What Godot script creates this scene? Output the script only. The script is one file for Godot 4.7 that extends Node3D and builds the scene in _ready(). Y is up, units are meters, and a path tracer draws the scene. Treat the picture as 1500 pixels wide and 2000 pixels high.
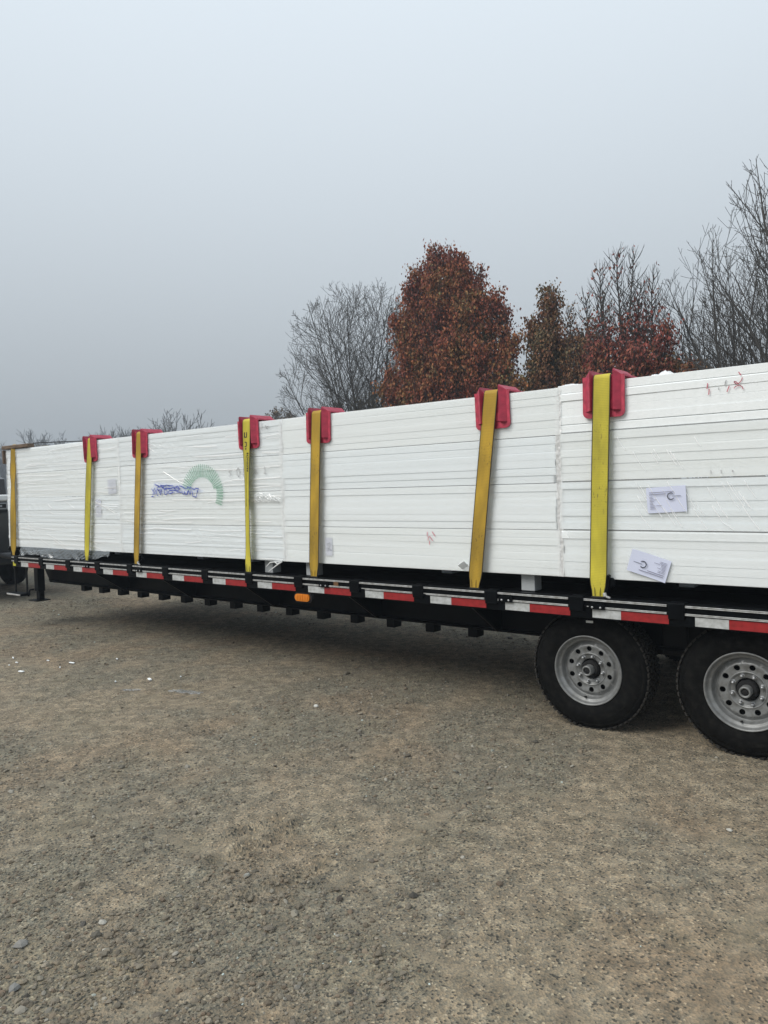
extends Node3D

# ---------------------------------------------------------------- geometry
class Geo:
	var v := PackedVector3Array()
	var n := PackedVector3Array()
	var uv := PackedVector2Array()
	var c := PackedColorArray()
	var ix := PackedInt32Array()
	var tint := Color(1, 1, 1)
	var colored := false
	func vert(p: Vector3, nn: Vector3, t: Vector2) -> int:
		v.append(p); n.append(nn); uv.append(t); c.append(tint)
		return v.size() - 1
	func tri(a: Vector3, b: Vector3, d: Vector3, na: Vector3, nb: Vector3, nd: Vector3, ta := Vector2.ZERO, tb := Vector2.ZERO, td := Vector2.ZERO):
		var i = vert(a, na, ta); var j = vert(b, nb, tb); var k = vert(d, nd, td)
		if (d - a).cross(b - a).dot(na + nb + nd) < 0.0:
			ix.append_array([i, k, j])
		else:
			ix.append_array([i, j, k])
	func face(pts: Array, out: Vector3, uvs := []):
		var nn: Vector3 = (pts[2] - pts[0]).cross(pts[1] - pts[0])
		if nn.length() < 1e-12 and pts.size() > 3:
			nn = (pts[3] - pts[0]).cross(pts[2] - pts[0])
		nn = nn.normalized()
		if nn.dot(out) < 0.0: nn = -nn
		for k in range(1, pts.size() - 1):
			if uvs.is_empty():
				tri(pts[0], pts[k], pts[k + 1], nn, nn, nn)
			else:
				tri(pts[0], pts[k], pts[k + 1], nn, nn, nn, uvs[0], uvs[k], uvs[k + 1])
	func box(ce: Vector3, s: Vector3, ch := 0.0, b := Basis.IDENTITY):
		var h = s * 0.5
		var cc = min(ch, min(h.x, min(h.y, h.z)) * 0.9)
		var ax = [Vector3.RIGHT, Vector3.UP, Vector3.BACK]
		for a in 3:
			for sg in [-1.0, 1.0]:
				var e = (a + 1) % 3; var f = (a + 2) % 3
				var pts = []
				for q in [[-1, -1], [1, -1], [1, 1], [-1, 1]]:
					pts.append(ce + b * (ax[a] * sg * h[a] + ax[e] * q[0] * (h[e] - cc) + ax[f] * q[1] * (h[f] - cc)))
				face(pts, b * (ax[a] * sg), [Vector2(-h[e], -h[f]), Vector2(h[e], -h[f]), Vector2(h[e], h[f]), Vector2(-h[e], h[f])])
		if cc <= 0.0: return
		for a in 3:
			var e = (a + 1) % 3; var f = (a + 2) % 3
			for se in [-1.0, 1.0]:
				for sf in [-1.0, 1.0]:
					var o = ax[e] * se + ax[f] * sf
					var p1 = ax[e] * se * h[e] + ax[f] * sf * (h[f] - cc)
					var p2 = ax[e] * se * (h[e] - cc) + ax[f] * sf * h[f]
					var l = ax[a] * (h[a] - cc)
					face([ce + b * (p1 - l), ce + b * (p1 + l), ce + b * (p2 + l), ce + b * (p2 - l)], b * o)
		for sx in [-1.0, 1.0]:
			for sy in [-1.0, 1.0]:
				for sz in [-1.0, 1.0]:
					face([ce + b * Vector3(sx * h.x, sy * (h.y - cc), sz * (h.z - cc)), ce + b * Vector3(sx * (h.x - cc), sy * h.y, sz * (h.z - cc)), ce + b * Vector3(sx * (h.x - cc), sy * (h.y - cc), sz * h.z)], b * Vector3(sx, sy, sz))
	func tube(pts: PackedVector3Array, rad: PackedFloat32Array, sides: int, cap := false):
		var d: Vector3 = (pts[1] - pts[0]).normalized()
		var u: Vector3 = d.cross(Vector3.UP if absf(d.y) < 0.9 else Vector3.RIGHT).normalized()
		var base = v.size(); var l := 0.0
		for i in pts.size():
			if i > 0: l += pts[i].distance_to(pts[i - 1])
			var t: Vector3 = (pts[mini(i + 1, pts.size() - 1)] - pts[maxi(i - 1, 0)]).normalized()
			u = (u - t * u.dot(t)).normalized()
			var w: Vector3 = t.cross(u)
			for k in sides + 1:
				var a = TAU * k / sides
				var q: Vector3 = u * cos(a) + w * sin(a)
				v.append(pts[i] + q * rad[i]); n.append(q); uv.append(Vector2(float(k) / sides, l)); c.append(tint)
		var m = sides + 1
		for i in pts.size() - 1:
			for k in sides:
				var a = base + i * m + k; var b = a + 1; var e = a + m; var f = e + 1
				ix.append_array([a, f, b, a, e, f])
		if cap:
			for e in [0, pts.size() - 1]:
				var ring = []
				for k in sides: ring.append(v[base + e * m + k])
				face(ring, (pts[0] - pts[1]) if e == 0 else (pts[e] - pts[e - 1]))
	# profile of (radius, along axis z), smooth except where marked by a repeated point
	func lathe(prof: Array, segs: int, o := Vector3.ZERO, flip := false):
		for i in prof.size() - 1:
			var p: Vector2 = prof[i]; var q: Vector2 = prof[i + 1]
			if p.distance_to(q) < 1e-6: continue
			var t = (q - p).normalized()
			var tp = t; var tq = t
			if i > 0 and prof[i - 1].distance_to(p) > 1e-6: tp = (t + (p - prof[i - 1]).normalized()).normalized()
			if i < prof.size() - 2 and prof[i + 2].distance_to(q) > 1e-6: tq = (t + (prof[i + 2] - q).normalized()).normalized()
			var np_ = Vector2(tp.y, -tp.x); var nq = Vector2(tq.y, -tq.x)
			if flip: np_ = -np_; nq = -nq
			for k in segs:
				var a = TAU * k / segs; var b = TAU * (k + 1) / segs
				var ca = cos(a); var sa = sin(a); var cb = cos(b); var sb = sin(b)
				var A = o + Vector3(p.x * ca, p.x * sa, p.y); var B = o + Vector3(p.x * cb, p.x * sb, p.y)
				var C = o + Vector3(q.x * cb, q.x * sb, q.y); var D = o + Vector3(q.x * ca, q.x * sa, q.y)
				var NA = Vector3(np_.x * ca, np_.x * sa, np_.y); var NB = Vector3(np_.x * cb, np_.x * sb, np_.y)
				var NC = Vector3(nq.x * cb, nq.x * sb, nq.y); var ND = Vector3(nq.x * ca, nq.x * sa, nq.y)
				var ua = Vector2(float(k) / segs * 4.0, float(i)); var ub = Vector2(float(k + 1) / segs * 4.0, float(i)); var uc = ub + Vector2(0, 1); var ud = ua + Vector2(0, 1)
				if p.x > 1e-6: tri(A, B, C, NA, NB, NC, ua, ub, uc)
				if q.x > 1e-6: tri(A, C, D, NA, NC, ND, ua, uc, ud)
	# polygon in the plane (ex, ey) pushed along ez
	func extrude(poly: PackedVector2Array, o: Vector3, ex: Vector3, ey: Vector3, ez: Vector3):
		var idx = Geometry2D.triangulate_polygon(poly)
		for s in [0, 1]:
			var off = o + ez * s
			for k in range(0, idx.size(), 3):
				face([off + ex * poly[idx[k]].x + ey * poly[idx[k]].y, off + ex * poly[idx[k + 1]].x + ey * poly[idx[k + 1]].y, off + ex * poly[idx[k + 2]].x + ey * poly[idx[k + 2]].y], ez * (1 if s == 1 else -1), [poly[idx[k]], poly[idx[k + 1]], poly[idx[k + 2]]])
		var area := 0.0
		for k in poly.size():
			var p = poly[k]; var q = poly[(k + 1) % poly.size()]
			area += p.x * q.y - q.x * p.y
		for k in poly.size():
			var p = poly[k]; var q = poly[(k + 1) % poly.size()]
			var t = (q - p)
			var out2 = Vector2(t.y, -t.x) * signf(area)
			var P = o + ex * p.x + ey * p.y; var Q = o + ex * q.x + ey * q.y
			face([P, Q, Q + ez, P + ez], ex * out2.x + ey * out2.y)
	# a grid of points (rows of equal length) with smooth normals
	func grid(rows: Array, out: Vector3, us := 1.0, vs := 1.0):
		var base = v.size(); var R = rows.size(); var C = rows[0].size()
		for i in R:
			for k in C:
				var dx: Vector3 = rows[i][mini(k + 1, C - 1)] - rows[i][maxi(k - 1, 0)]
				var dy: Vector3 = rows[mini(i + 1, R - 1)][k] - rows[maxi(i - 1, 0)][k]
				var nn = dx.cross(dy).normalized()
				if nn.dot(out) < 0.0: nn = -nn
				v.append(rows[i][k]); n.append(nn); uv.append(Vector2(us * k / (C - 1), vs * i / (R - 1))); c.append(tint)
		for i in R - 1:
			for k in C - 1:
				var a = base + i * C + k
				var g = (v[a + C] - v[a]).cross(v[a + 1] - v[a])
				if g.dot(out) >= 0.0: ix.append_array([a, a + 1, a + C, a + 1, a + C + 1, a + C])
				else: ix.append_array([a, a + C, a + 1, a + 1, a + C, a + C + 1])
	func mesh(m: Material) -> ArrayMesh:
		var arr = []; arr.resize(Mesh.ARRAY_MAX)
		arr[Mesh.ARRAY_VERTEX] = v; arr[Mesh.ARRAY_NORMAL] = n; arr[Mesh.ARRAY_TEX_UV] = uv; arr[Mesh.ARRAY_INDEX] = ix
		if colored: arr[Mesh.ARRAY_COLOR] = c
		var am = ArrayMesh.new()
		am.add_surface_from_arrays(Mesh.PRIMITIVE_TRIANGLES, arr)
		am.surface_set_material(0, m)
		return am

var used := {}
func numbered(s: String) -> String:
	if not used.has(s):
		used[s] = 0
		return s
	used[s] += 1
	return "%s_%03d" % [s, used[s]]

func obj(called: String, g: Geo, m: Material, parent: Node = self) -> MeshInstance3D:
	return put(called, g.mesh(m), parent)
func put(called: String, am: Mesh, parent: Node = self) -> MeshInstance3D:
	var o = MeshInstance3D.new()
	o.mesh = am
	if parent == self: o.name = numbered(called)
	else:
		var nm = called; var k = 0
		while parent.has_node(NodePath(nm)):
			k += 1
			nm = "%s_%03d" % [called, k]
		o.name = nm
	parent.add_child(o, true)
	return o
func thing(called: String, label: String, category: String, at := Vector3.ZERO, group := "") -> Node3D:
	var o = Node3D.new(); o.name = numbered(called); add_child(o, true); o.position = at
	tag(o, label, category, group)
	return o
func tag(o: Node, label: String, category: String, group := ""):
	o.set_meta("label", label); o.set_meta("category", category)
	if group != "": o.set_meta("group", group)
func sub(called: String, parent: Node, at := Vector3.ZERO) -> Node3D:
	var o = Node3D.new()
	var nm = called; var k = 0
	while parent.has_node(NodePath(nm)):
		k += 1
		nm = "%s_%03d" % [called, k]
	o.name = nm
	parent.add_child(o, true); o.position = at
	return o

# ---------------------------------------------------------------- materials
func lin(r: float, g: float, b: float) -> Color:
	return Color(r, g, b).linear_to_srgb()
func mat(col: Color, rough := 0.8, metal := 0.0) -> StandardMaterial3D:
	var m = StandardMaterial3D.new()
	m.albedo_color = col; m.roughness = rough; m.metallic = metal
	return m
func noise(seed_: int, freq: float, oct := 4, type := FastNoiseLite.TYPE_SIMPLEX_SMOOTH) -> FastNoiseLite:
	var f = FastNoiseLite.new()
	f.seed = seed_; f.frequency = freq; f.noise_type = type
	f.fractal_type = FastNoiseLite.FRACTAL_FBM if oct > 1 else FastNoiseLite.FRACTAL_NONE
	f.fractal_octaves = oct
	return f
# image whose brightness goes from lo to hi (sRGB) by noise; seamless
func noise_img(f: FastNoiseLite, size: int, lo: Color, hi: Color, power := 1.0) -> ImageTexture:
	var im = f.get_seamless_image(size, size)
	im.convert(Image.FORMAT_L8)
	var d = im.get_data()
	var ramp = PackedByteArray(); ramp.resize(256 * 3)
	for i in 256:
		var c = lo.lerp(hi, pow(i / 255.0, power))
		ramp[i * 3] = int(c.r * 255); ramp[i * 3 + 1] = int(c.g * 255); ramp[i * 3 + 2] = int(c.b * 255)
	var o = PackedByteArray(); o.resize(size * size * 3)
	for i in d.size():
		var k = d[i] * 3; var j = i * 3
		o[j] = ramp[k]; o[j + 1] = ramp[k + 1]; o[j + 2] = ramp[k + 2]
	return ImageTexture.create_from_image(Image.create_from_data(size, size, false, Image.FORMAT_RGB8, o))
func normal_img(f: FastNoiseLite, size: int, strength: float) -> ImageTexture:
	var im = f.get_seamless_image(size, size)
	im.bump_map_to_normal_map(strength)
	return ImageTexture.create_from_image(im)
func tri_map(m: StandardMaterial3D, scale: float, world := false):
	m.uv1_triplanar = true; m.uv1_world_triplanar = world
	m.uv1_scale = Vector3.ONE * scale

var M := {}
const NF := 4.436      # depth of the load's near face
const NR := 4.366      # depth of the trailer's side rail
const FAR_N := 6.916   # depth of the far side rail
var rng := RandomNumberGenerator.new()

func _ready():
	# ---- camera, sky, sun, exposure
	var cam = Camera3D.new()
	cam.name = "camera"; add_child(cam)
	cam.position = Vector3(0, 1.587, 0)
	cam.rotation_degrees = Vector3(-1.96, 38.36, -1.71)
	cam.fov = 68.81; cam.near = 0.05; cam.far = 1500.0
	cam.current = true
	var sky = ProceduralSkyMaterial.new()
	sky.sky_top_color = lin(0.545, 0.605, 0.66)
	sky.sky_horizon_color = lin(0.188, 0.203, 0.215)
	sky.sky_curve = 0.31
	sky.ground_bottom_color = lin(0.1, 0.09, 0.08); sky.ground_horizon_color = lin(0.188, 0.203, 0.215)
	sky.sun_angle_max = 1.0; sky.energy_multiplier = 1.0
	var env = Environment.new()
	env.background_mode = Environment.BG_SKY
	env.sky = Sky.new(); env.sky.sky_material = sky
	env.tonemap_mode = Environment.TONE_MAPPER_LINEAR
	env.tonemap_exposure = 1.65
	env.sdfgi_enabled = true; env.ssao_enabled = true; env.ssil_enabled = true
	env.fog_enabled = true; env.fog_density = 0.0020
	env.fog_light_color = Color(0.8, 0.85, 0.9)
	var we = WorldEnvironment.new(); we.name = "world"; we.environment = env; add_child(we)
	var sun = DirectionalLight3D.new(); sun.name = "sun"; add_child(sun)
	sun.light_energy = 0.47; sun.light_angular_distance = 35.0; sun.light_color = Color(1.0, 0.99, 0.97)
	sun.shadow_enabled = true
	sun.look_at_from_position(Vector3(-4.0, 8.6, 8.0), Vector3.ZERO)

	rng.seed = 7
	make_materials()
	ground()
	gravel()
	trailer()
	foam_stacks()
	straps()
	truck()
	trees()
	scraps()

func make_materials():
	M.foam = mat(lin(0.87, 0.905, 0.92), 0.75)
	var fo = noise(3, 0.02, 4)
	M.foam.albedo_texture = noise_img(fo, 512, Color(0.965, 0.968, 0.966), Color(1, 1, 1))
	M.foam.normal_enabled = true; M.foam.normal_scale = 0.25
	M.foam.normal_texture = normal_img(noise(4, 0.09, 2, FastNoiseLite.TYPE_CELLULAR), 512, 3.0)
	tri_map(M.foam, 2.0)
	M.foam_cool = M.foam.duplicate(); M.foam_cool.albedo_color = lin(0.845, 0.89, 0.915)
	M.foam_warm = M.foam.duplicate(); M.foam_warm.albedo_color = lin(0.865, 0.895, 0.895)
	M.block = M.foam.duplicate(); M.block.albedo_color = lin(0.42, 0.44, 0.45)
	M.film = mat(Color(0.95, 0.965, 0.97, 0.34), 0.15); M.film.transparency = BaseMaterial3D.TRANSPARENCY_ALPHA
	M.film_clear = mat(Color(0.96, 0.975, 0.98, 0.30), 0.18); M.film_clear.transparency = BaseMaterial3D.TRANSPARENCY_ALPHA
	M.film_loose = mat(Color(0.82, 0.86, 0.89, 0.20), 0.15); M.film_loose.transparency = BaseMaterial3D.TRANSPARENCY_ALPHA
	M.crease = mat(Color(1, 1, 1, 0.55), 0.25); M.crease.transparency = BaseMaterial3D.TRANSPARENCY_ALPHA
	M.crease_bright = mat(Color(1, 1, 1, 0.5), 0.2); M.crease_bright.transparency = BaseMaterial3D.TRANSPARENCY_ALPHA
	M.crease_soft = mat(Color(1, 1, 1, 0.30), 0.15); M.crease_soft.transparency = BaseMaterial3D.TRANSPARENCY_ALPHA
	M.black = mat(lin(0.0030, 0.0045, 0.0065), 0.5); M.black.metallic_specular = 0.22
	M.black.albedo_texture = noise_img(noise(8, 0.012, 5), 512, Color(0.62, 0.62, 0.62), Color(1, 0.98, 0.95))
	M.black.roughness_texture = noise_img(noise(9, 0.01, 4), 256, Color(0.6, 0.6, 0.6), Color(1, 1, 1))
	tri_map(M.black, 1.3)
	M.blackmatte = mat(lin(0.006, 0.006, 0.007), 0.85)
	M.deck = mat(lin(0.004, 0.0045, 0.0060), 0.8); M.deck.metallic_specular = 0.2
	M.deck.albedo_texture = noise_img(noise(11, 0.02, 4), 256, Color(0.6, 0.6, 0.6), Color(1, 1, 1)); tri_map(M.deck, 1.0)
	M.bare = mat(lin(0.62, 0.64, 0.65), 0.4, 0.25)
	M.bare.albedo_texture = noise_img(noise(12, 0.05, 4), 256, Color(0.62, 0.6, 0.57), Color(1, 1, 1), 0.6); tri_map(M.bare, 2.0)
	M.rust = mat(lin(0.14, 0.07, 0.03), 0.9)
	M.tape_red = mat(lin(0.36, 0.022, 0.025), 0.35)
	M.tape_white = mat(lin(0.55, 0.57, 0.58), 0.4)
	for k in ["tape_red", "tape_white"]:
		M[k].albedo_texture = noise_img(noise(13, 0.03, 5), 256, Color(0.72, 0.72, 0.7), Color(1, 1, 1), 0.6); tri_map(M[k], 2.5)
	M.tape_yellow = mat(lin(0.45, 0.42, 0.03), 0.5)
	M.amber = mat(lin(0.62, 0.19, 0.015), 0.25)
	M.rubber = mat(lin(0.015, 0.0155, 0.0155), 0.8)
	M.rubber.albedo_texture = noise_img(noise(14, 0.015, 5), 512, Color(0.42, 0.43, 0.45), Color(1, 0.97, 0.92), 1.3); tri_map(M.rubber, 2.0)
	M.rubber.metallic_specular = 0.22
	M.tread = mat(lin(0.034, 0.033, 0.030), 0.92)
	M.tread.albedo_texture = noise_img(noise(15, 0.05, 5), 512, Color(0.35, 0.35, 0.35), Color(1, 0.96, 0.9)); tri_map(M.tread, 2.0)
	M.mud = mat(lin(0.16, 0.15, 0.13), 0.95)
	M.rim = mat(lin(0.26, 0.27, 0.275), 0.45, 0.35)
	M.rim.albedo_texture = noise_img(noise(16, 0.02, 5), 512, Color(0.72, 0.71, 0.69), Color(1, 1, 1), 0.7); tri_map(M.rim, 2.0)
	M.nut = mat(lin(0.42, 0.43, 0.44), 0.35, 0.7)
	M.red = mat(lin(0.58, 0.048, 0.098), 0.5)
	M.red.albedo_texture = noise_img(noise(17, 0.03, 4), 256, Color(0.62, 0.60, 0.62), Color(1, 1, 1), 0.6); tri_map(M.red, 2.0)
	M.gold = strap_mat(Color(0.71, 0.575, 0.17), 21)
	M.lemon = strap_mat(Color(0.77, 0.72, 0.23), 22)
	M.ink = mat(lin(0.02, 0.02, 0.02), 0.6)
	M.paper = mat(lin(0.62, 0.66, 0.82), 0.6)
	M.paper_dim = mat(lin(0.56, 0.58, 0.68), 0.5)
	M.print_gray = mat(lin(0.24, 0.26, 0.34), 0.7)
	M.print_dark = mat(lin(0.22, 0.22, 0.30), 0.7)
	M.marker_red = mat(lin(0.52, 0.13, 0.17), 0.6)
	M.marker_gray = mat(lin(0.36, 0.36, 0.37), 0.6)
	M.print_green = mat(Color(0.34, 0.64, 0.50, 0.45), 0.4); M.print_green.transparency = BaseMaterial3D.TRANSPARENCY_ALPHA
	M.print_soft = mat(Color(0.42, 0.70, 0.56, 0.05), 0.4); M.print_soft.transparency = BaseMaterial3D.TRANSPARENCY_ALPHA
	M.print_blue = mat(lin(0.045, 0.075, 0.42), 0.4)
	M.print_haze = mat(Color(0.66, 0.72, 0.95, 0.14), 0.4); M.print_haze.transparency = BaseMaterial3D.TRANSPARENCY_ALPHA
	M.wood = mat(lin(0.24, 0.17, 0.12), 0.85)
	M.wood.albedo_texture = noise_img(noise(18, 0.02, 4), 256, Color(0.5, 0.48, 0.45), Color(1, 1, 1)); M.wood.uv1_triplanar = true; M.wood.uv1_scale = Vector3(1, 12, 12)
	M.bark = mat(lin(0.060, 0.056, 0.052), 0.95)
	M.bark_far = mat(lin(0.085, 0.080, 0.074), 0.95)
	M.leaf = mat(Color(1, 1, 1), 0.7); M.leaf.vertex_color_use_as_albedo = true
	M.leaf.backlight_enabled = true; M.leaf.backlight = Color(0.25, 0.2, 0.15)
	M.leaf.cull_mode = BaseMaterial3D.CULL_DISABLED
	M.stone = mat(Color(1, 1, 1), 0.9); M.stone.vertex_color_use_as_albedo = true
	M.truck = mat(lin(0.010, 0.012, 0.014), 0.18)
	M.truck.clearcoat_enabled = true; M.truck.clearcoat = 0.5
	M.glass = mat(lin(0.015, 0.018, 0.02), 0.06)
	M.chrome = mat(lin(0.30, 0.32, 0.34), 0.35, 0.5)
	M.white = mat(lin(0.72, 0.74, 0.74), 0.5)

func strap_mat(col: Color, s: int) -> StandardMaterial3D:
	var w = 64; var h = 1024
	var im = Image.create(w, h, false, Image.FORMAT_RGB8)
	var f = noise(s, 0.012, 4); var f2 = noise(s + 50, 0.07, 3)
	for y in h:
		for x in w:
			var k = 0.93 + 0.22 * f.get_noise_2d(x * 0.8, y * 0.35)
			var d = f2.get_noise_2d(x * 1.2, y * 0.8)
			var g = smoothstep(0.30, 0.62, d) * 0.45 * smoothstep(-0.1, 0.35, f.get_noise_2d(x * 0.3 + 300, y * 0.5))
			k *= 0.97 + 0.03 * (1 if (y / 2) % 2 == 0 else -1)
			var cc = Color(col.r * k, col.g * k, col.b * k).lerp(Color(0.25, 0.22, 0.15), g)
			if x < 2 or x > w - 3: cc = Color(0.10, 0.085, 0.04)
			elif x < 4 or x > w - 5: cc = cc.darkened(0.35)
			im.set_pixel(x, y, cc)
	var m = mat(Color(1, 1, 1), 0.7)
	m.albedo_texture = ImageTexture.create_from_image(im)
	return m

# ---------------------------------------------------------------- ground
var gn1 := FastNoiseLite.new()
var gn2 := FastNoiseLite.new()
var gn3 := FastNoiseLite.new()
var gn4 := FastNoiseLite.new()
func gh(x: float, z: float) -> float:
	var near = 1.0 / (1.0 + (x * x + z * z) * 0.004)
	var y = 0.016 * gn1.get_noise_2d(x, z) * near + 0.0045 * gn2.get_noise_2d(x, z) * near
	# two short wheel ruts in the loose stone
	for r in [[Vector2(-2.66, -2.17), Vector2(-2.62, -2.42)], [Vector2(-2.53, -1.99), Vector2(-2.46, -2.44)], [Vector2(-2.20, -1.89), Vector2(-2.15, -2.22)]]:
		var a: Vector2 = r[0]; var b: Vector2 = r[1]
		var q = Geometry2D.get_closest_point_to_segment(Vector2(x, z), a, b)
		var d = Vector2(x, z).distance_to(q)
		if d < 0.2:
			y += (0.020 * exp(-pow((d - 0.075) / 0.035, 2)) - 0.034 * exp(-pow(d / 0.036, 2))) * (0.7 + 0.9 * gn2.get_noise_2d(x * 3.0, z * 3.0))
	return y
# 0: packed dirt, 1: loose stone
func stony(x: float, z: float) -> float:
	# bands where wheels have packed the ground, running away from the camera
	var tk := 0.0
	for q in [-2.45, -0.95, 0.4, -5.2, -6.7]:
		tk = maxf(tk, exp(-pow((x - q - 0.12 * z - 0.25 * gn3.get_noise_2d(z * 0.3, q)) / 0.16, 2)))
	var b = 0.5 + 0.9 * gn3.get_noise_2d(x * 0.8, z * 0.8) + 0.5 * gn4.get_noise_2d(x, z)
	b += clampf((-x - 2.0) * 0.2, -0.38, 0.12) + 0.45 * smoothstep(1.6, 0.0, Vector2(x + 3.1, z + 1.4).length())
	b -= 0.55 * tk
	b -= 0.25 * smoothstep(-2.4, -0.6, x) * smoothstep(-3.4, -2.2, z)
	return smoothstep(0.12, 0.88, clampf(b, 0.0, 1.0))
func axis(lo: float, hi: float, step: float, reach: float) -> PackedFloat32Array:
	var a = []
	var s = step; var x = lo
	while x > -reach:
		s *= 1.32; x -= s
		a.push_front(x)
	x = lo
	while x < hi:
		a.append(x); x += step
	s = step; x = hi
	while x < reach:
		a.append(x); s *= 1.32; x += s
	a.append(x)
	return PackedFloat32Array(a)
func ground():
	gn1 = noise(31, 0.55, 3); gn2 = noise(32, 3.2, 3); gn3 = noise(33, 0.5, 4); gn4 = noise(34, 2.4, 4)
	var xs = axis(-9.0, 1.2, 0.033, 700.0); var zs = axis(-7.0, 0.4, 0.033, 700.0)
	var g = Geo.new(); g.colored = true
	var W = xs.size(); var H = zs.size()
	var hue = noise(35, 0.7, 4); var hue2 = noise(36, 1.6, 3)
	for j in H:
		for i in W:
			var x = xs[i]; var z = zs[j]
			var y = gh(x, z)
			var e = 0.03
			var nn = Vector3(gh(x - e, z) - gh(x + e, z), 2 * e, gh(x, z - e) - gh(x, z + e)).normalized()
			var s = stony(x, z)
			var col = Color(0.168, 0.144, 0.108).lerp(Color(0.130, 0.121, 0.096), s)
			var r = smoothstep(0.05, 0.5, hue.get_noise_2d(x, z))
			col = col.lerp(Color(0.158, 0.120, 0.082), r * 0.5)
			var gr = smoothstep(0.1, 0.5, hue2.get_noise_2d(x + 40, z))
			col = col.lerp(Color(0.136, 0.122, 0.090), gr * 0.5)
			var far = smoothstep(12.0, 40.0, Vector2(x, z).length())
			col = col.lerp(Color(0.11, 0.10, 0.075), far * 0.6)
			g.v.append(Vector3(x, y, z)); g.n.append(nn); g.uv.append(Vector2(x, z)); g.c.append(col)
	for j in H - 1:
		for i in W - 1:
			var a = j * W + i
			g.ix.append_array([a, a + 1, a + W, a + 1, a + W + 1, a + W])
	# fine grit: cells of two sizes
	var size = 1024
	var big = noise(41, 0.05, 1, FastNoiseLite.TYPE_CELLULAR); big.cellular_return_type = FastNoiseLite.RETURN_CELL_VALUE
	var small = noise(42, 0.17, 1, FastNoiseLite.TYPE_CELLULAR); small.cellular_return_type = FastNoiseLite.RETURN_CELL_VALUE
	var cl = noise(43, 0.01, 5)
	var d1 = gray(big, size); var d2 = gray(small, size); var d3 = gray(cl, size)
	var o = PackedByteArray(); o.resize(size * size * 3)
	for i in size * size:
		var a = d1[i] / 255.0; var b = d2[i] / 255.0; var cc = d3[i] / 255.0
		var k = 0.64 + 0.20 * b + 0.26 * (cc - 0.5)
		if a > 0.88: k += 0.08
		if b > 0.965: k += 0.20
		if b < 0.09: k -= 0.20
		var w = (b - 0.5) * 0.05
		o[i * 3] = clampi(int((k + w) * 255), 0, 255); o[i * 3 + 1] = clampi(int(k * 255), 0, 255); o[i * 3 + 2] = clampi(int((k - w) * 255), 0, 255)
	var m = mat(Color(1.22, 1.22, 1.22), 0.95)
	m.albedo_color = Color(1, 1, 1)
	m.vertex_color_use_as_albedo = true
	m.albedo_texture = ImageTexture.create_from_image(Image.create_from_data(size, size, false, Image.FORMAT_RGB8, o))
	m.normal_enabled = true; m.normal_scale = 0.8
	var hgt = noise(42, 0.17, 1, FastNoiseLite.TYPE_CELLULAR); hgt.cellular_return_type = FastNoiseLite.RETURN_DISTANCE
	m.normal_texture = normal_img(hgt, size, 4.0)
	m.uv1_scale = Vector3(0.72, 0.72, 1)
	for i in g.c.size(): g.c[i] = Color(g.c[i].r * 2.47, g.c[i].g * 2.40, g.c[i].b * 2.26)
	var go = obj("ground", g, m)
	go.set_meta("kind", "structure")
	go.set_meta("label", "grey brown gravel yard of packed dirt and loose stone")
func gray(f: FastNoiseLite, size: int) -> PackedByteArray:
	var im = f.get_seamless_image(size, size); im.convert(Image.FORMAT_L8)
	return im.get_data()

func stone_mesh(s: int, m: Material, flat := 0.6) -> ArrayMesh:
	var r = RandomNumberGenerator.new(); r.seed = s
	# a rough octahedral pebble, once split
	var dirs = []
	var P = [Vector3.RIGHT, Vector3.LEFT, Vector3.UP, Vector3.DOWN, Vector3.BACK, Vector3.FORWARD]
	var F = [[0, 2, 4], [4, 2, 1], [1, 2, 5], [5, 2, 0], [0, 4, 3], [4, 1, 3], [1, 5, 3], [5, 0, 3]]
	var off = {}
	var g = Geo.new()
	var rad = func(p: Vector3) -> Vector3:
		var key = "%.2f %.2f %.2f" % [p.x, p.y, p.z]
		if not off.has(key): off[key] = r.randf_range(0.62, 1.0)
		var q = p * off[key]
		return Vector3(q.x * 0.5, q.y * 0.5 * flat, q.z * 0.42)
	for f in F:
		var a = P[f[0]]; var b = P[f[1]]; var c = P[f[2]]
		var ab = (a + b).normalized(); var bc = (b + c).normalized(); var ca = (c + a).normalized()
		for t in [[a, ab, ca], [ab, b, bc], [ca, bc, c], [ab, bc, ca]]:
			g.face([rad.call(t[0]), rad.call(t[1]), rad.call(t[2])], t[0] + t[1] + t[2])
	return g.mesh(m)

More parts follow.
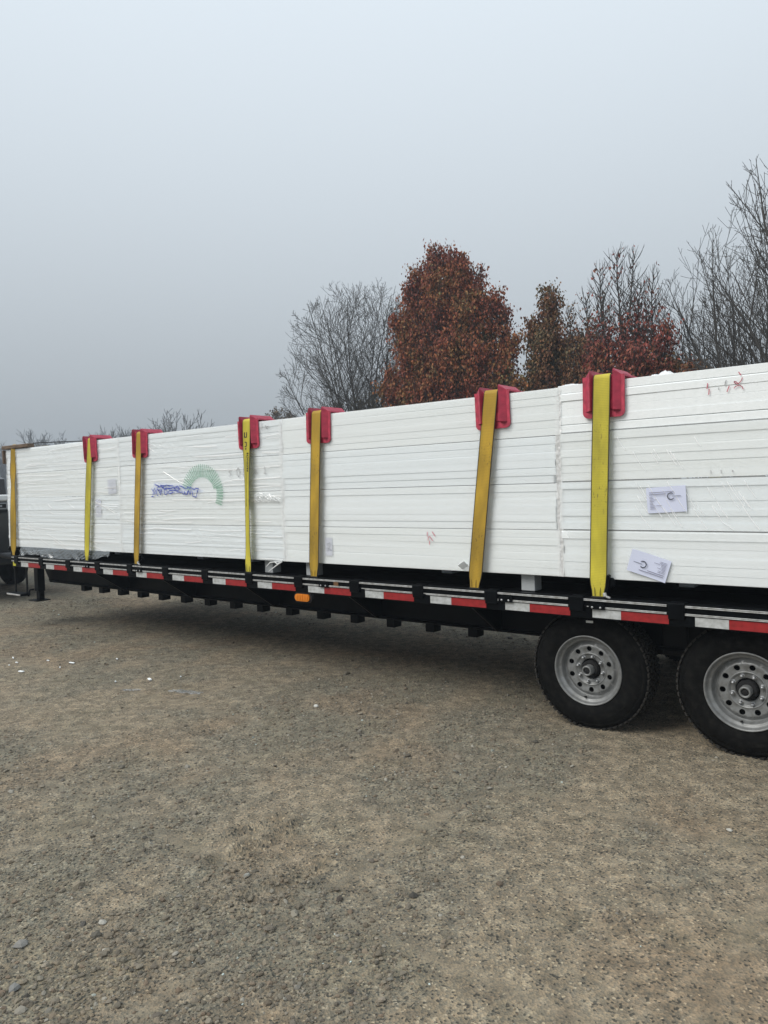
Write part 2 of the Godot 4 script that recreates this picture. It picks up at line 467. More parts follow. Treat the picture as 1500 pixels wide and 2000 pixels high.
func gravel():
	var r = RandomNumberGenerator.new(); r.seed = 99
	var bufs = []; var counts = []
	var pal = [Color(0.158, 0.128, 0.092), Color(0.130, 0.110, 0.084), Color(0.185, 0.148, 0.104), Color(0.105, 0.090, 0.072), Color(0.155, 0.115, 0.080), Color(0.195, 0.168, 0.130)]
	for k in 4:
		bufs.append(PackedFloat32Array()); counts.append(0)
	for i in 380000:
		# even spread in bearing, thinning with distance
		var u = r.randf()
		var rr = pow(lerpf(pow(0.9, 0.45), pow(13.0, 0.45), u), 1.0 / 0.45)
		var th = deg_to_rad(38.36) + r.randf_range(-1.45, 1.45)
		var x = -sin(th) * rr; var z = -cos(th) * rr
		var s = stony(x, z)
		if r.randf() > 0.20 + 0.80 * s * s: continue
		var sz = 0.0060 * exp(r.randfn(0.0, 0.5)) * (0.65 + 1.1 * s)
		if r.randf() < 0.016 * s: sz = r.randf_range(0.018, 0.036)
		sz = maxf(sz, 0.0012 * rr)
		var kind = r.randi() % 4
		var b = Basis.from_euler(Vector3(r.randf_range(-0.35, 0.35), r.randf() * TAU, r.randf_range(-0.35, 0.35))).scaled(Vector3(sz, sz * r.randf_range(0.8, 1.2), sz))
		var y = gh(x, z) + sz * r.randf_range(-0.05, 0.16)
		var c: Color = pal[r.randi() % pal.size()]
		var t = r.randf()
		if t < 0.06: c = Color(0.26, 0.245, 0.21)
		elif t < 0.064: c = Color(0.44, 0.52, 0.50)
		elif t < 0.12: c = Color(0.070, 0.066, 0.058)
		c = c.lerp(Color(0.168, 0.151, 0.115), r.randf() * 0.8 * s)
		c = c * r.randf_range(0.7, 1.3) * 1.05
		bufs[kind].append_array([b.x.x, b.y.x, b.z.x, x, b.x.y, b.y.y, b.z.y, y, b.x.z, b.y.z, b.z.z, z, c.r, c.g, c.b, 1.0])
		counts[kind] += 1
	for k in 4:
		var mm = MultiMesh.new()
		mm.transform_format = MultiMesh.TRANSFORM_3D; mm.use_colors = true
		mm.mesh = stone_mesh(k + 5, M.stone, [0.6, 0.5, 0.75, 0.45][k])
		mm.instance_count = counts[k]
		mm.buffer = bufs[k]
		var o = MultiMeshInstance3D.new(); o.name = numbered("gravel"); o.multimesh = mm
		add_child(o, true)
		o.set_meta("kind", "stuff"); tag(o, "loose grey and tan gravel stones scattered over the yard", "gravel", "gravel")

# ---------------------------------------------------------------- wheel
func make_wheel(parent: Node3D, at: Vector3, outward: float, phase: float):
	var w = sub("wheel", parent, at)
	if outward < 0.0: w.rotation.y = PI
	w.rotation.z = phase * outward
	var R = 0.383
	var g = Geo.new()
	# tyre: outer face towards +z, z = 0 at the widest point of the outer side wall
	var prof = [Vector2(0.208, -0.020), Vector2(0.216, -0.004), Vector2(0.232, 0.004), Vector2(0.262, 0.009), Vector2(0.262, 0.009), Vector2(0.268, 0.011), Vector2(0.300, 0.010), Vector2(0.325, 0.003), Vector2(0.346, -0.008), Vector2(0.346, -0.008), Vector2(0.352, -0.007), Vector2(0.366, -0.020), Vector2(R - 0.006, -0.034), Vector2(R - 0.006, -0.034)]
	for k in 4:
		var z0 = -0.040 - k * 0.041
		prof.append_array([Vector2(R, z0), Vector2(R, z0), Vector2(R, z0 - 0.030), Vector2(R, z0 - 0.030), Vector2(R - 0.010, z0 - 0.033), Vector2(R - 0.010, z0 - 0.033), Vector2(R - 0.010, z0 - 0.038), Vector2(R - 0.010, z0 - 0.038)])
	prof.append_array([Vector2(R - 0.008, -0.205), Vector2(0.350, -0.226), Vector2(0.300, -0.240), Vector2(0.250, -0.236), Vector2(0.208, -0.215)])
	g.lathe(prof, 72, Vector3.ZERO, true)
	# moulded side wall: fine radial flutes near the bead and blocks of raised marks
	for k in 120:
		var a = TAU * k / 120.0
		if k % 30 < 11:
			var wd = 0.012 if k % 2 == 0 else 0.009
			g.box(Vector3(cos(a) * 0.300, sin(a) * 0.300, 0.0105), Vector3(0.020, wd, 0.0022), 0.0, Basis(Vector3(0, 0, 1), a))
		g.box(Vector3(cos(a) * 0.333, sin(a) * 0.333, -0.0005), Vector3(0.016, 0.003, 0.004), 0.0, Basis(Vector3(0, 0, 1), a))
	obj("tyre", g, M.rubber, w)
	# tread blocks on the shoulders and between the grooves
	var tg = Geo.new()
	var tr = RandomNumberGenerator.new(); tr.seed = int(at.x * 100.0) + 3000
	for k in 60:
		for row in 6:
			var a = TAU * (k + (0.5 if row % 2 == 1 else 0.0)) / 60.0 + tr.randf_range(-0.006, 0.006)
			var zc = -0.028 - row * 0.036
			var rr = R + 0.0005 - (0.004 if row == 0 or row == 5 else 0.0)
			var b = Basis(Vector3(-sin(a), cos(a), 0), Vector3(cos(a), sin(a), 0), Vector3(0, 0, -1)) * Basis.from_euler(Vector3(0, 0.25 * (1 if row % 2 == 0 else -1), 0))
			tg.box(Vector3(cos(a), sin(a), 0) * rr + Vector3(0, 0, zc), Vector3(0.026, 0.010, 0.029), 0.0, b)
	obj("tread", tg, M.tread, w).set_meta("kind", "stuff")
	# rim
	var rg = Geo.new()
	rg.lathe([Vector2(0.206, -0.018), Vector2(0.222, -0.002), Vector2(0.2245, 0.004), Vector2(0.2235, 0.010), Vector2(0.219, 0.012), Vector2(0.214, 0.008), Vector2(0.209, -0.004), Vector2(0.205, -0.012), Vector2(0.198, -0.016), Vector2(0.198, -0.016), Vector2(0.190, -0.018), Vector2(0.186, -0.028), Vector2(0.184, -0.050), Vector2(0.178, -0.060), Vector2(0.172, -0.062)], 72, Vector3.ZERO, true)
	# disc with ten hand holes
	var zf = func(r_: float) -> float:
		return -0.062 + 0.026 * smoothstep(0.175, 0.150, r_) - 0.004 * smoothstep(0.150, 0.115, r_)
	var r0 = 0.106; var r1 = 0.175; var hr = 0.0165; var hc = 0.1315
	for s in 10:
		var a0 = TAU * s / 10.0
		var ring_in = []; var ring_mid = []; var ring_out = []
		var steps = 32
		for k in steps:
			var t = TAU * k / steps
			ring_in.append(Vector2(hc + hr * cos(t), hr * sin(t)))
			# boundary of the sector in (r, arc) space, reached along the same direction
			var dx = cos(t); var dy = sin(t)
			var ha = PI / 10.0
			var best = 1e9
			if dx > 1e-6: best = minf(best, (r1 - hc) / dx)
			if dx < -1e-6: best = minf(best, (r0 - hc) / dx)
			if absf(dy) > 1e-6: best = minf(best, ha * hc / absf(dy))
			ring_out.append(Vector2(hc + dx * best, dy * best))
			ring_mid.append(Vector2(hc + dx * best, dy * best).lerp(ring_in[k], 0.5))
		var corners = [Vector2(r1, PI / 10 * hc), Vector2(r0, PI / 10 * hc), Vector2(r0, -PI / 10 * hc), Vector2(r1, -PI / 10 * hc)]
		for cn in corners:
			var bi = 0
			for k in steps:
				if ring_out[k].distance_to(cn) < ring_out[bi].distance_to(cn): bi = k
			ring_out[bi] = cn
		var pos = func(q: Vector2) -> Vector3:
			var ang = a0 + q.y / hc
			return Vector3(cos(ang) * q.x, sin(ang) * q.x, zf.call(q.x))
		var nrm = func(q: Vector2) -> Vector3:
			var sl = (zf.call(q.x + 0.002) - zf.call(q.x - 0.002)) / 0.004
			var ang = a0 + q.y / hc
			return Vector3(-sl * cos(ang), -sl * sin(ang), 1).normalized()
		for k in steps:
			var k2 = (k + 1) % steps
			for pr in [[ring_in, ring_mid], [ring_mid, ring_out]]:
				var A = pr[0][k]; var B = pr[0][k2]; var C = pr[1][k2]; var D = pr[1][k]
				rg.tri(pos.call(A), pos.call(B), pos.call(C), nrm.call(A), nrm.call(B), nrm.call(C))
				rg.tri(pos.call(A), pos.call(C), pos.call(D), nrm.call(A), nrm.call(C), nrm.call(D))
			var hole = pos.call(Vector2(hc, 0)); var pa = pos.call(ring_in[k]); var pb = pos.call(ring_in[k2])
			rg.face([pa, pb, pb + Vector3(0, 0, -0.009), pa + Vector3(0, 0, -0.009)], hole - pa)
	# raised seat of the nuts
	rg.lathe([Vector2(0.107, -0.040), Vector2(0.104, -0.036), Vector2(0.100, -0.036), Vector2(0.093, -0.046), Vector2(0.086, -0.049), Vector2(0.070, -0.049), Vector2(0.064, -0.053), Vector2(0.062, -0.075)], 60, Vector3.ZERO, true)
	obj("rim", rg, M.rim, w)
	var bg = Geo.new()
	bg.lathe([Vector2(0.205, -0.13), Vector2(0.0, -0.13)], 32, Vector3.ZERO, true)
	bg.lathe([Vector2(0.057, -0.11), Vector2(0.056, -0.040), Vector2(0.050, -0.030), Vector2(0.050, -0.030), Vector2(0.035, -0.028)], 32, Vector3.ZERO, true)
	obj("hub", bg, M.blackmatte, w)
	var cg = Geo.new()
	cg.lathe([Vector2(0.0335, -0.032), Vector2(0.0330, 0.018), Vector2(0.030, 0.024), Vector2(0.026, 0.025), Vector2(0.022, 0.022), Vector2(0.022, 0.022), Vector2(0.020, 0.012)], 32, Vector3.ZERO, true)
	obj("hub_cap", cg, M.rim, w)
	var pg = Geo.new()
	pg.lathe([Vector2(0.020, 0.012), Vector2(0.017, 0.016), Vector2(0.0, 0.017)], 24, Vector3.ZERO, true)
	obj("cap_plug", pg, M.blackmatte, w)
	for k in 8:
		var a = TAU * (k + 0.3) / 8.0
		var ng = Geo.new()
		var o = Vector3(cos(a), sin(a), 0) * 0.0825 + Vector3(0, 0, -0.050)
		ng.lathe([Vector2(0.014, 0.0), Vector2(0.014, 0.003), Vector2(0.014, 0.003), Vector2(0.0105, 0.004), Vector2(0.0105, 0.004), Vector2(0.0105, 0.020), Vector2(0.008, 0.024), Vector2(0.008, 0.024), Vector2(0.0055, 0.024), Vector2(0.0055, 0.030), Vector2(0.0, 0.031)], 6, o, true)
		obj("lug_nut", ng, M.nut, w)
	var vg = Geo.new()
	var va = -phase * outward - PI / 2 - 0.15
	vg.tube(PackedVector3Array([Vector3(cos(va), sin(va), 0) * 0.183 + Vector3(0, 0, -0.03), Vector3(cos(va), sin(va), 0) * 0.176 + Vector3(0, 0, 0.0)]), PackedFloat32Array([0.006, 0.005]), 8, true)
	obj("valve_stem", vg, M.blackmatte, w)

# ---------------------------------------------------------------- trailer
func trailer():
	var t = thing("flatbed_trailer", "long black flatbed trailer with red and white tape along its rail", "trailer", Vector3(0, 0, 0))
	var x0 = -9.35; var x1 = 1.05; var L = x1 - x0; var xc = (x0 + x1) / 2
	var g = Geo.new()
	# side rails: a plate with lips
	for s in [[-NR, 1.0], [-FAR_N, -1.0]]:
		g = Geo.new()
		g.box(Vector3(xc, 0.801, s[0] - s[1] * 0.006), Vector3(L, 0.128, 0.012), 0.002)
		g.box(Vector3(xc, 0.862, s[0] - s[1] * 0.030), Vector3(L, 0.008, 0.048), 0.002)
		g.box(Vector3(xc, 0.8525, s[0] - s[1] * -0.004), Vector3(L, 0.016, 0.008), 0.002)
		g.box(Vector3(xc, 0.8085, s[0] - s[1] * -0.004), Vector3(L, 0.014, 0.008), 0.002)
		g.box(Vector3(xc, 0.742, s[0] - s[1] * 0.032), Vector3(L, 0.010, 0.040), 0.002)
		obj("side_rail", g, M.black, t)
	# end rails
	for x in [x0, x1]:
		g = Geo.new()
		g.box(Vector3(x + (0.006 if x == x0 else -0.006), 0.80, -(NR + FAR_N) / 2), Vector3(0.012, 0.128, FAR_N - NR - 0.03), 0.002)
		obj("end_rail", g, M.black, t)
	# deck planks
	var np_ = 13
	var pw = (FAR_N - NR - 0.12) / np_
	for k in np_:
		g = Geo.new()
		g.box(Vector3(xc, 0.832 + 0.002 * (k % 2), -NR - 0.06 - pw * (k + 0.5)), Vector3(L - 0.04, 0.045, pw - 0.006), 0.004)
		obj("deck_plank", g, M.deck, t)
	# worn silver edges of the two tracks, cut by the pockets
	var per = 0.605
	var tr = RandomNumberGenerator.new(); tr.seed = 5
	for k in range(-13, 6):
		var ws = -1.845 + per * k      # where this period's white tape begins
		var a = ws - 0.055; var b = ws + per - 0.155
		if k == -13: a = x0 + 0.02; b = -9.105 - 0.155
		b = minf(b, x1 - 0.01)
		if a < x0: a = x0 + 0.01
		if b - a > 0.05:
			for yy in [0.8565, 0.8490, 0.8120, 0.8050]:
				g = Geo.new()
				var aa = a; var bb = b
				if yy < 0.83 and tr.randf() < 0.4: aa += tr.randf_range(0.0, 0.06)
				g.box(Vector3((aa + bb) / 2, yy, -NR + 0.0093), Vector3(bb - aa, 0.0052, 0.0035), 0.001)
				obj("track_edge", g, M.bare, t)
		# tape
		if ws > x0 + 0.05 and ws + 0.178 < x1:
			g = Geo.new(); g.box(Vector3(ws + 0.089, 0.771, -NR + 0.0015), Vector3(0.178, 0.052, 0.003)); obj("white_tape", g, M.tape_white, t)
			var re = minf(ws + 0.459, x1 - 0.005)
			g = Geo.new(); g.box(Vector3((ws + 0.1795 + re) / 2, 0.771, -NR + 0.0015), Vector3(re - ws - 0.1795, 0.052, 0.003)); obj("red_tape", g, M.tape_red, t)
		# stake pocket
		var px = ws - 0.10
		if px > x0 + 0.1 and px < x1:
			g = Geo.new()
			g.box(Vector3(px, 0.823, -NR + 0.014), Vector3(0.092, 0.090, 0.010), 0.003)
			for s2 in [-1, 1]: g.box(Vector3(px + s2 * 0.043, 0.823, -NR + 0.004), Vector3(0.008, 0.092, 0.022), 0.002)
			g.box(Vector3(px, 0.869, -NR - 0.022), Vector3(0.092, 0.006, 0.066), 0.002)
			obj("stake_pocket", g, M.black, t)
	g = Geo.new(); g.box(Vector3(-9.275, 0.771, -NR + 0.0015), Vector3(0.07, 0.05, 0.003)); obj("yellow_tape", g, M.tape_yellow, t)
	g = Geo.new(); g.box(Vector3(-3.955, 0.832, -NR + 0.006), Vector3(0.05, 0.04, 0.006), 0.002); obj("rust_patch", g, M.rust, t).set_meta("label", "rusty patch on the rail track")
	# sliding strap anchors in the track
	for px in [-1.812, -2.44, -4.08, -6.62, -7.60]:
		g = Geo.new()
		var pl = PackedVector2Array()
		for q in [[-0.05, -0.020, 1], [0.05, -0.020, 1], [0.05, 0.022, 0], [-0.05, 0.022, 0]]:
			if q[2] == 1: pl.append(Vector2(q[0], q[1]))
			else:
				for k in 5:
					var an = (0.0 if q[0] > 0 else PI / 2) + PI / 2 * k / 4.0
					pl.append(Vector2(q[0] - signf(q[0]) * 0.018 + 0.018 * cos(an), q[1] - 0.018 + 0.018 * sin(an)))
		g.extrude(pl, Vector3(px, 0.818, -NR + 0.009), Vector3.RIGHT, Vector3.UP, Vector3(0, 0, 0.012))
		var an_ = obj("strap_anchor", g, M.black, t)
		for s2 in [-0.026, 0.026]:
			g = Geo.new(); g.lathe([Vector2(0.007, 0.021), Vector2(0.007, 0.025), Vector2(0.005, 0.027), Vector2(0.0, 0.028)], 8, Vector3(px + s2, 0.811, -NR), true)
			obj("bolt", g, M.nut, an_)
	# main beams, flanges
	for zb in [-4.78, -6.50]:
		g = Geo.new()
		var bl = 7.85 + 0.6
		g.box(Vector3(-8.6, 0.62, zb), Vector3(1.30, 0.21, 0.012), 0.001)
		g.box(Vector3(-8.6, 0.516, zb), Vector3(1.10, 0.014, 0.10), 0.003)
		g.box(Vector3(-8.0 + bl / 2 - 0.05, 0.62, zb), Vector3(bl, 0.21, 0.010), 0.001)
		g.box(Vector3(-8.0 + bl / 2 - 0.05, 0.516, zb), Vector3(bl, 0.014, 0.11), 0.003)
		g.box(Vector3(xc, 0.735, zb), Vector3(L - 0.1, 0.014, 0.11), 0.003)
		# neck towards the front, tapering
		g.extrude(PackedVector2Array([Vector2(-9.22, 0.515), Vector2(-9.22, 0.742), Vector2(-9.33, 0.742), Vector2(-9.33, 0.64)]), Vector3(0, 0, zb - 0.005), Vector3.RIGHT, Vector3.UP, Vector3(0, 0, 0.010))
		obj("main_beam", g, M.black, t)
	# crossmembers whose ends show below the beam
	for k in range(0, 25):
		var x = 0.55 - 0.388 * k
		if x < -8.45: break
		if x > -2.7 and x < -0.55: continue
		g = Geo.new()
		g.box(Vector3(x, 0.4765, -4.785), Vector3(0.080, 0.064, 0.10), 0.003)
		g.box(Vector3(x, 0.4765, -6.495), Vector3(0.080, 0.064, 0.10), 0.003)
		g.box(Vector3(x, 0.585, -5.64), Vector3(0.080, 0.10, 1.64), 0.003)
		obj("crossmember", g, M.black, t)
	# outrigger gussets from the rail to the beam
	for x in [-7.462, -6.265, -5.041, -3.836, -2.718, -0.30, 0.8]:
		g = Geo.new()
		g.extrude(PackedVector2Array([Vector2(NR + 0.015, 0.736), Vector2(4.775, 0.736), Vector2(4.775, 0.525), Vector2(4.70, 0.525)]), Vector3(x - 0.004, 0, 0), Vector3(0, 0, -1), Vector3.UP, Vector3(0.008, 0, 0))
		g.box(Vector3(x, 0.63, -4.545), Vector3(0.022, 0.010, 0.40), 0.002, Basis.from_euler(Vector3(-atan2(0.211, 0.32), 0, 0)))
		obj("gusset", g, M.black, t)
		g = Geo.new()
		g.extrude(PackedVector2Array([Vector2(FAR_N - 0.015, 0.736), Vector2(6.505, 0.736), Vector2(6.505, 0.525), Vector2(6.58, 0.525)]), Vector3(x - 0.004, 0, 0), Vector3(0, 0, -1), Vector3.UP, Vector3(0.008, 0, 0))
		obj("gusset", g, M.black, t)
	# amber side lamp on a bracket below the rail
	var lamp = sub("marker_light", t, Vector3(-4.338, 0.694, -NR - 0.012))
	lamp.set_meta("label", "amber side marker light below the rail")
	var pl2 = PackedVector2Array(); var pl3 = PackedVector2Array()
	for k in 32:
		var an = TAU * k / 32.0
		pl2.append(Vector2(0.058 * signf(cos(an)) * (1 if absf(cos(an)) > 1e-4 else 0) + 0.043 * cos(an), 0.043 * sin(an)))
		pl3.append(Vector2(0.052 * signf(cos(an)) * (1 if absf(cos(an)) > 1e-4 else 0) + 0.030 * cos(an), 0.030 * sin(an)))
	g = Geo.new(); g.extrude(pl2, Vector3(0, 0, -0.01), Vector3.RIGHT, Vector3.UP, Vector3(0, 0, 0.014)); g.box(Vector3(0, 0.03, -0.016), Vector3(0.20, 0.07, 0.008), 0.002)
	obj("bezel", g, M.blackmatte, lamp)
	g = Geo.new(); g.extrude(pl3, Vector3(0, 0, 0.002), Vector3.RIGHT, Vector3.UP, Vector3(0, 0, 0.016))
	for k in 5: g.box(Vector3(-0.055 + 0.0275 * k, 0, 0.019), Vector3(0.022, 0.052 - 0.008 * absi(k - 2), 0.006), 0.002)
	obj("lens", g, M.amber, lamp)
	# folding step at the front corner
	var st = sub("step", t, Vector3(-9.19, 0, -NR - 0.03))
	for s2 in [-0.145, 0.145]:
		g = Geo.new(); g.box(Vector3(s2, 0.57, 0), Vector3(0.034, 0.34, 0.012), 0.003); obj("step_bar", g, M.black, st)
	g = Geo.new(); g.box(Vector3(-0.02, 0.405, 0.03), Vector3(0.36, 0.03, 0.12), 0.004); obj("step_tread", g, M.black, st)
	g = Geo.new(); g.box(Vector3(-0.02, 0.405, 0.0935), Vector3(0.34, 0.018, 0.006), 0.002); obj("tread_edge", g, M.bare, st)
	# landing leg
	var lg = sub("landing_leg", t, Vector3(-9.26, 0, -4.66))
	g = Geo.new(); g.box(Vector3(0.0, 0.60, 0), Vector3(0.10, 0.40, 0.09), 0.005); obj("leg_tube", g, M.black, lg)
	g = Geo.new(); g.box(Vector3(0.01, 0.36, 0), Vector3(0.075, 0.16, 0.07), 0.005); obj("inner_tube", g, M.black, lg)
	g = Geo.new(); g.box(Vector3(-0.02, 0.285, 0), Vector3(0.22, 0.012, 0.18), 0.004); obj("foot", g, M.black, lg)
	g = Geo.new(); g.tube(PackedVector3Array([Vector3(-0.06, 0.42, 0.05), Vector3(-0.06, 0.42, 0.10), Vector3(-0.06, 0.34, 0.12)]), PackedFloat32Array([0.012, 0.012, 0.012]), 8, true); obj("crank", g, M.black, lg)
	# front tie bar with its clamp, cable
	g = Geo.new()
	g.tube(PackedVector3Array([Vector3(-9.36, 0.80, -4.62), Vector3(-10.2, 0.80, -4.70), Vector3(-10.9, 0.78, -4.9)]), PackedFloat32Array([0.028, 0.028, 0.028]), 10, true)
	g.tube(PackedVector3Array([Vector3(-9.45, 0.985, -4.56), Vector3(-9.62, 0.965, -4.50), Vector3(-9.66, 0.93, -4.50)]), PackedFloat32Array([0.022, 0.024, 0.030]), 10, true)
	g.box(Vector3(-9.58, 0.92, -4.54), Vector3(0.14, 0.06, 0.06), 0.012)
	g.tube(PackedVector3Array([Vector3(-9.62, 0.93, -4.54), Vector3(-9.68, 0.86, -4.56), Vector3(-9.64, 0.79, -4.60)]), PackedFloat32Array([0.026, 0.022, 0.03]), 10, true)
	g.box(Vector3(-9.42, 0.86, -4.46), Vector3(0.09, 0.14, 0.10), 0.012)
	obj("tie_bar", g, M.black, t)
	g = Geo.new()
	var cab = PackedVector3Array(); var cr = PackedFloat32Array()
	for k in 11:
		var q = k / 10.0
		cab.append(Vector3(lerpf(-9.36, -10.9, q), 0.72 - 0.14 * sin(q * 2.4), lerpf(-4.55, -5.3, q))); cr.append(0.010)
	g.tube(cab, cr, 8); obj("cable", g, M.blackmatte, t)
	# tongue
	for s2 in [-1, 1]:
		g = Geo.new()
		g.tube(PackedVector3Array([Vector3(-8.6, 0.60, -5.64 + s2 * 0.7), Vector3(-10.75, 0.60, -5.64 + s2 * 0.06)]), PackedFloat32Array([0.07, 0.07]), 4, true)
		obj("tongue_beam", g, M.black, t)
	g = Geo.new(); g.box(Vector3(-10.9, 0.61, -5.64), Vector3(0.4, 0.12, 0.14), 0.02); obj("coupler", g, M.black, t)
	# axles and wheels
	for x in [-1.94, -1.012]:
		g = Geo.new()
		g.tube(PackedVector3Array([Vector3(x, 0.383, -4.60), Vector3(x, 0.383, -6.68)]), PackedFloat32Array([0.05, 0.05]), 12, true)
		obj("axle", g, M.blackmatte, t)
		g = Geo.new(); g.box(Vector3(x, 0.50, -4.86), Vector3(0.70, 0.04, 0.07), 0.005); g.box(Vector3(x, 0.46, -4.86), Vector3(0.40, 0.03, 0.07), 0.005); g.box(Vector3(x, 0.46, -6.42), Vector3(0.70, 0.04, 0.07), 0.005)
		obj("leaf_spring", g, M.blackmatte, t)
		make_wheel(t, Vector3(x, 0.376, -4.497), 1.0, 0.35 if x < -1.5 else 0.1)
		make_wheel(t, Vector3(x, 0.376, -6.785), -1.0, 0.2)
	g = Geo.new(); g.box(Vector3(-1.476, 0.58, -4.80), Vector3(0.16, 0.22, 0.08), 0.01); g.box(Vector3(-1.476, 0.50, -4.82), Vector3(0.34, 0.08, 0.05), 0.01)
	obj("equalizer_bracket", g, M.blackmatte, t)
	# small white tag on the front tyre
	g = Geo.new(); g.box(Vector3(-1.915, 0.693, -4.480), Vector3(0.046, 0.014, 0.003), 0.0, Basis.from_euler(Vector3(0, 0, 0.02))); obj("tyre_tag", g, M.white, t).set_meta("label", "small white tag on the forward tyre's side wall")

# ---------------------------------------------------------------- the load
func boardmesh(len_: float, h: float, m: Material, ch: float) -> ArrayMesh:
	var g = Geo.new()
	g.extrude(PackedVector2Array([Vector2(-1.2, -h / 2), Vector2(1.1992, -h / 2), Vector2(1.2, -h / 2 + 0.0008), Vector2(1.2, h / 2 - ch), Vector2(1.2 - ch * 0.9, h / 2), Vector2(-1.2, h / 2)]), Vector3(-len_ / 2, 0, 0), Vector3(0, 0, 1), Vector3.UP, Vector3(len_, 0, 0))
	return g.mesh(m)
func foam_stacks():
	var r = RandomNumberGenerator.new(); r.seed = 42
	var xs = [[-9.510, -7.030], [-7.024, -4.588], [-4.580, -2.074], [-2.068, 0.39]]
	var ys = [0.977, 1.276, 1.577, 1.880, 2.180]
	var names_pos = ["lowest", "second lowest", "second highest", "topmost"]
	var where = ["in the front stack nearest the truck", "in the second stack from the truck", "in the third stack, left of the wheels", "in the rear stack above the wheels"]
	var zc = -NF - 1.20
	for s in 4:
		for p in 4:
			var y0 = ys[p]; var y1 = ys[p + 1]
			if s == 3: y1 += 0.006 * (p + 1) * 0.6; y0 += 0.006 * p * 0.6
			var jx = r.randf_range(-0.010, 0.010)
			var a = xs[s][0] + jx; var b = xs[s][1] + jx * 0.5
			if s == 2 and (p == 1 or p == 2): b -= 0.026
			if s == 2 and p < 1: b -= 0.006
			var look = ["white foam board bundle", "white foam board bundle", "white foam board bundle", "white foam board bundle"][s]
			if s == 0: look = "film wrapped white foam bundle"
			if s == 1 and p < 2: look = "white bundle of thin foam boards"
			var pk = thing("foam_bundle", "%s, %s %s" % [look, names_pos[p], where[s]], "foam bundle", Vector3((a + b) / 2, y0, zc), "bundles of white foam board stacked on the trailer")
			var nb = 6
			if s == 1 and p < 2: nb = 12
			if s == 3 and p == 1: nb = 7
			var gap = 0.0004
			var H = (y1 - y0 - (0.008 if s == 3 else 0.004)) / nb
			var fmat = [M.foam, M.foam_cool, M.foam_warm][(s + p) % 3]
			var bms = [boardmesh(b - a, H - gap, fmat, 0.0015), boardmesh(b - a, H - gap, fmat, 0.0050), boardmesh(b - a, H - gap, fmat, 0.0080)]
			var packoff = r.randf_range(-0.003, 0.003)
			for k in nb:
				var o = put("foam_board", bms[r.randi() % 3], pk)
				var dz = packoff + r.randf_range(-0.0045, 0.0042)
				if k == nb - 1: dz += 0.003
				o.position = Vector3(r.randf_range(-0.006, 0.006) + (r.randf_range(-0.016, 0.0) if r.randf() < 0.25 else 0.0), 0.001 + H * (k + 0.5), dz)
				o.rotation.y = r.randf_range(-0.0022, 0.0022)
				o.rotation.z = r.randf_range(-0.00035, 0.00035)
			# stretch film over the near face and round both ends
			var fm = M.film if s < 2 else M.film_clear
			if not (s == 3 and p == 3):
				film_sheet(pk, a, b, y0, y1, fm, 0.006 if s == 0 else (0.0045 if s == 1 else 0.0022), s * 10 + p, s)
	# prints, papers and marks on the bundles
	marks()
	# loose film hanging below the front stack and between stacks
	var bund: Node3D = get_node("foam_bundle")
	var f1 = noise(71, 3.0, 4)
	var rows = []
	for i in 13:
		var row = []
		for k in 60:
			var u = k / 59.0; var q = i / 12.0
			var x = lerpf(-9.22, -7.25, u)
			var low = 0.865 + 0.03 * sin(u * 9.0) * q + 0.05 * smoothstep(0.85, 1.0, u) + 0.02 * f1.get_noise_2d(x * 2, 0)
			var y = lerpf(0.985, low, q)
			row.append(Vector3(x, y, -NF + 0.012 + 0.05 * f1.get_noise_2d(x * 5.0 + y * 6.0, y * 1.5) * q + 0.02 * q) - bund.position)
		rows.append(row)
	var g = Geo.new(); g.grid(rows, Vector3.BACK); obj("hanging_film", g, M.film_loose, bund)
	# crumpled film in the joints between stacks
	var idx = {1: "foam_bundle_004", 2: "foam_bundle_008", 3: "foam_bundle_012"}
	var jx0 = {1: [-7.045, -7.005], 2: [-4.62, -4.565], 3: [-2.098, -2.056]}
	for s in [1, 2, 3]:
		for p in 4:
			var host: Node3D = get_node("foam_bundle" + ("" if s == 1 and p == 0 else "_%03d" % ((s - 1) * 4 + p)))
			var ff = noise(80 + s * 4 + p, 9.0, 4)
			rows = []
			for i in 40:
				var row = []
				for k in 9:
					var y = lerpf(ys[p], ys[p + 1], i / 39.0); var u = k / 8.0
					var x = lerpf(jx0[s][0], jx0[s][1] , u)
					row.append(Vector3(x + 0.006 * ff.get_noise_2d(y * 5.0, 7.0), y, -NF + 0.004 + 0.006 * ff.get_noise_2d(x * 4.0, y * 3.0)) - host.position)
				rows.append(row)
			g = Geo.new(); g.grid(rows, Vector3.BACK); obj("film_fold", g, M.crease, host)
	# crumpled knot of film right of the lettered strap, and torn threads below it
	var kh: Node3D = host(1, 1)
	var kf = noise(97, 14.0, 4)
	rows = []
	for i in 16:
		var row = []
		for k in 30:
			var u = k / 29.0; var q = i / 15.0
			var bump = sin(PI * q) * smoothstep(0.0, 0.15, u) * smoothstep(1.0, 0.85, u)
			row.append(Vector3(lerpf(-4.96, -4.60, u), lerpf(1.475, 1.574, q * (0.75 + 0.25 * sin(u * 5.0))) + 0.012 * kf.get_noise_2d(u * 3.0, 3.0), -NF + 0.012 + bump * (0.010 + 0.020 * kf.get_noise_2d(u * 1.0, q * 0.5))) - kh.position)
		rows.append(row)
	g = Geo.new(); g.grid(rows, Vector3.BACK); obj("film_knot", g, M.film, kh)
	kh = host(1, 0)
	g = Geo.new()
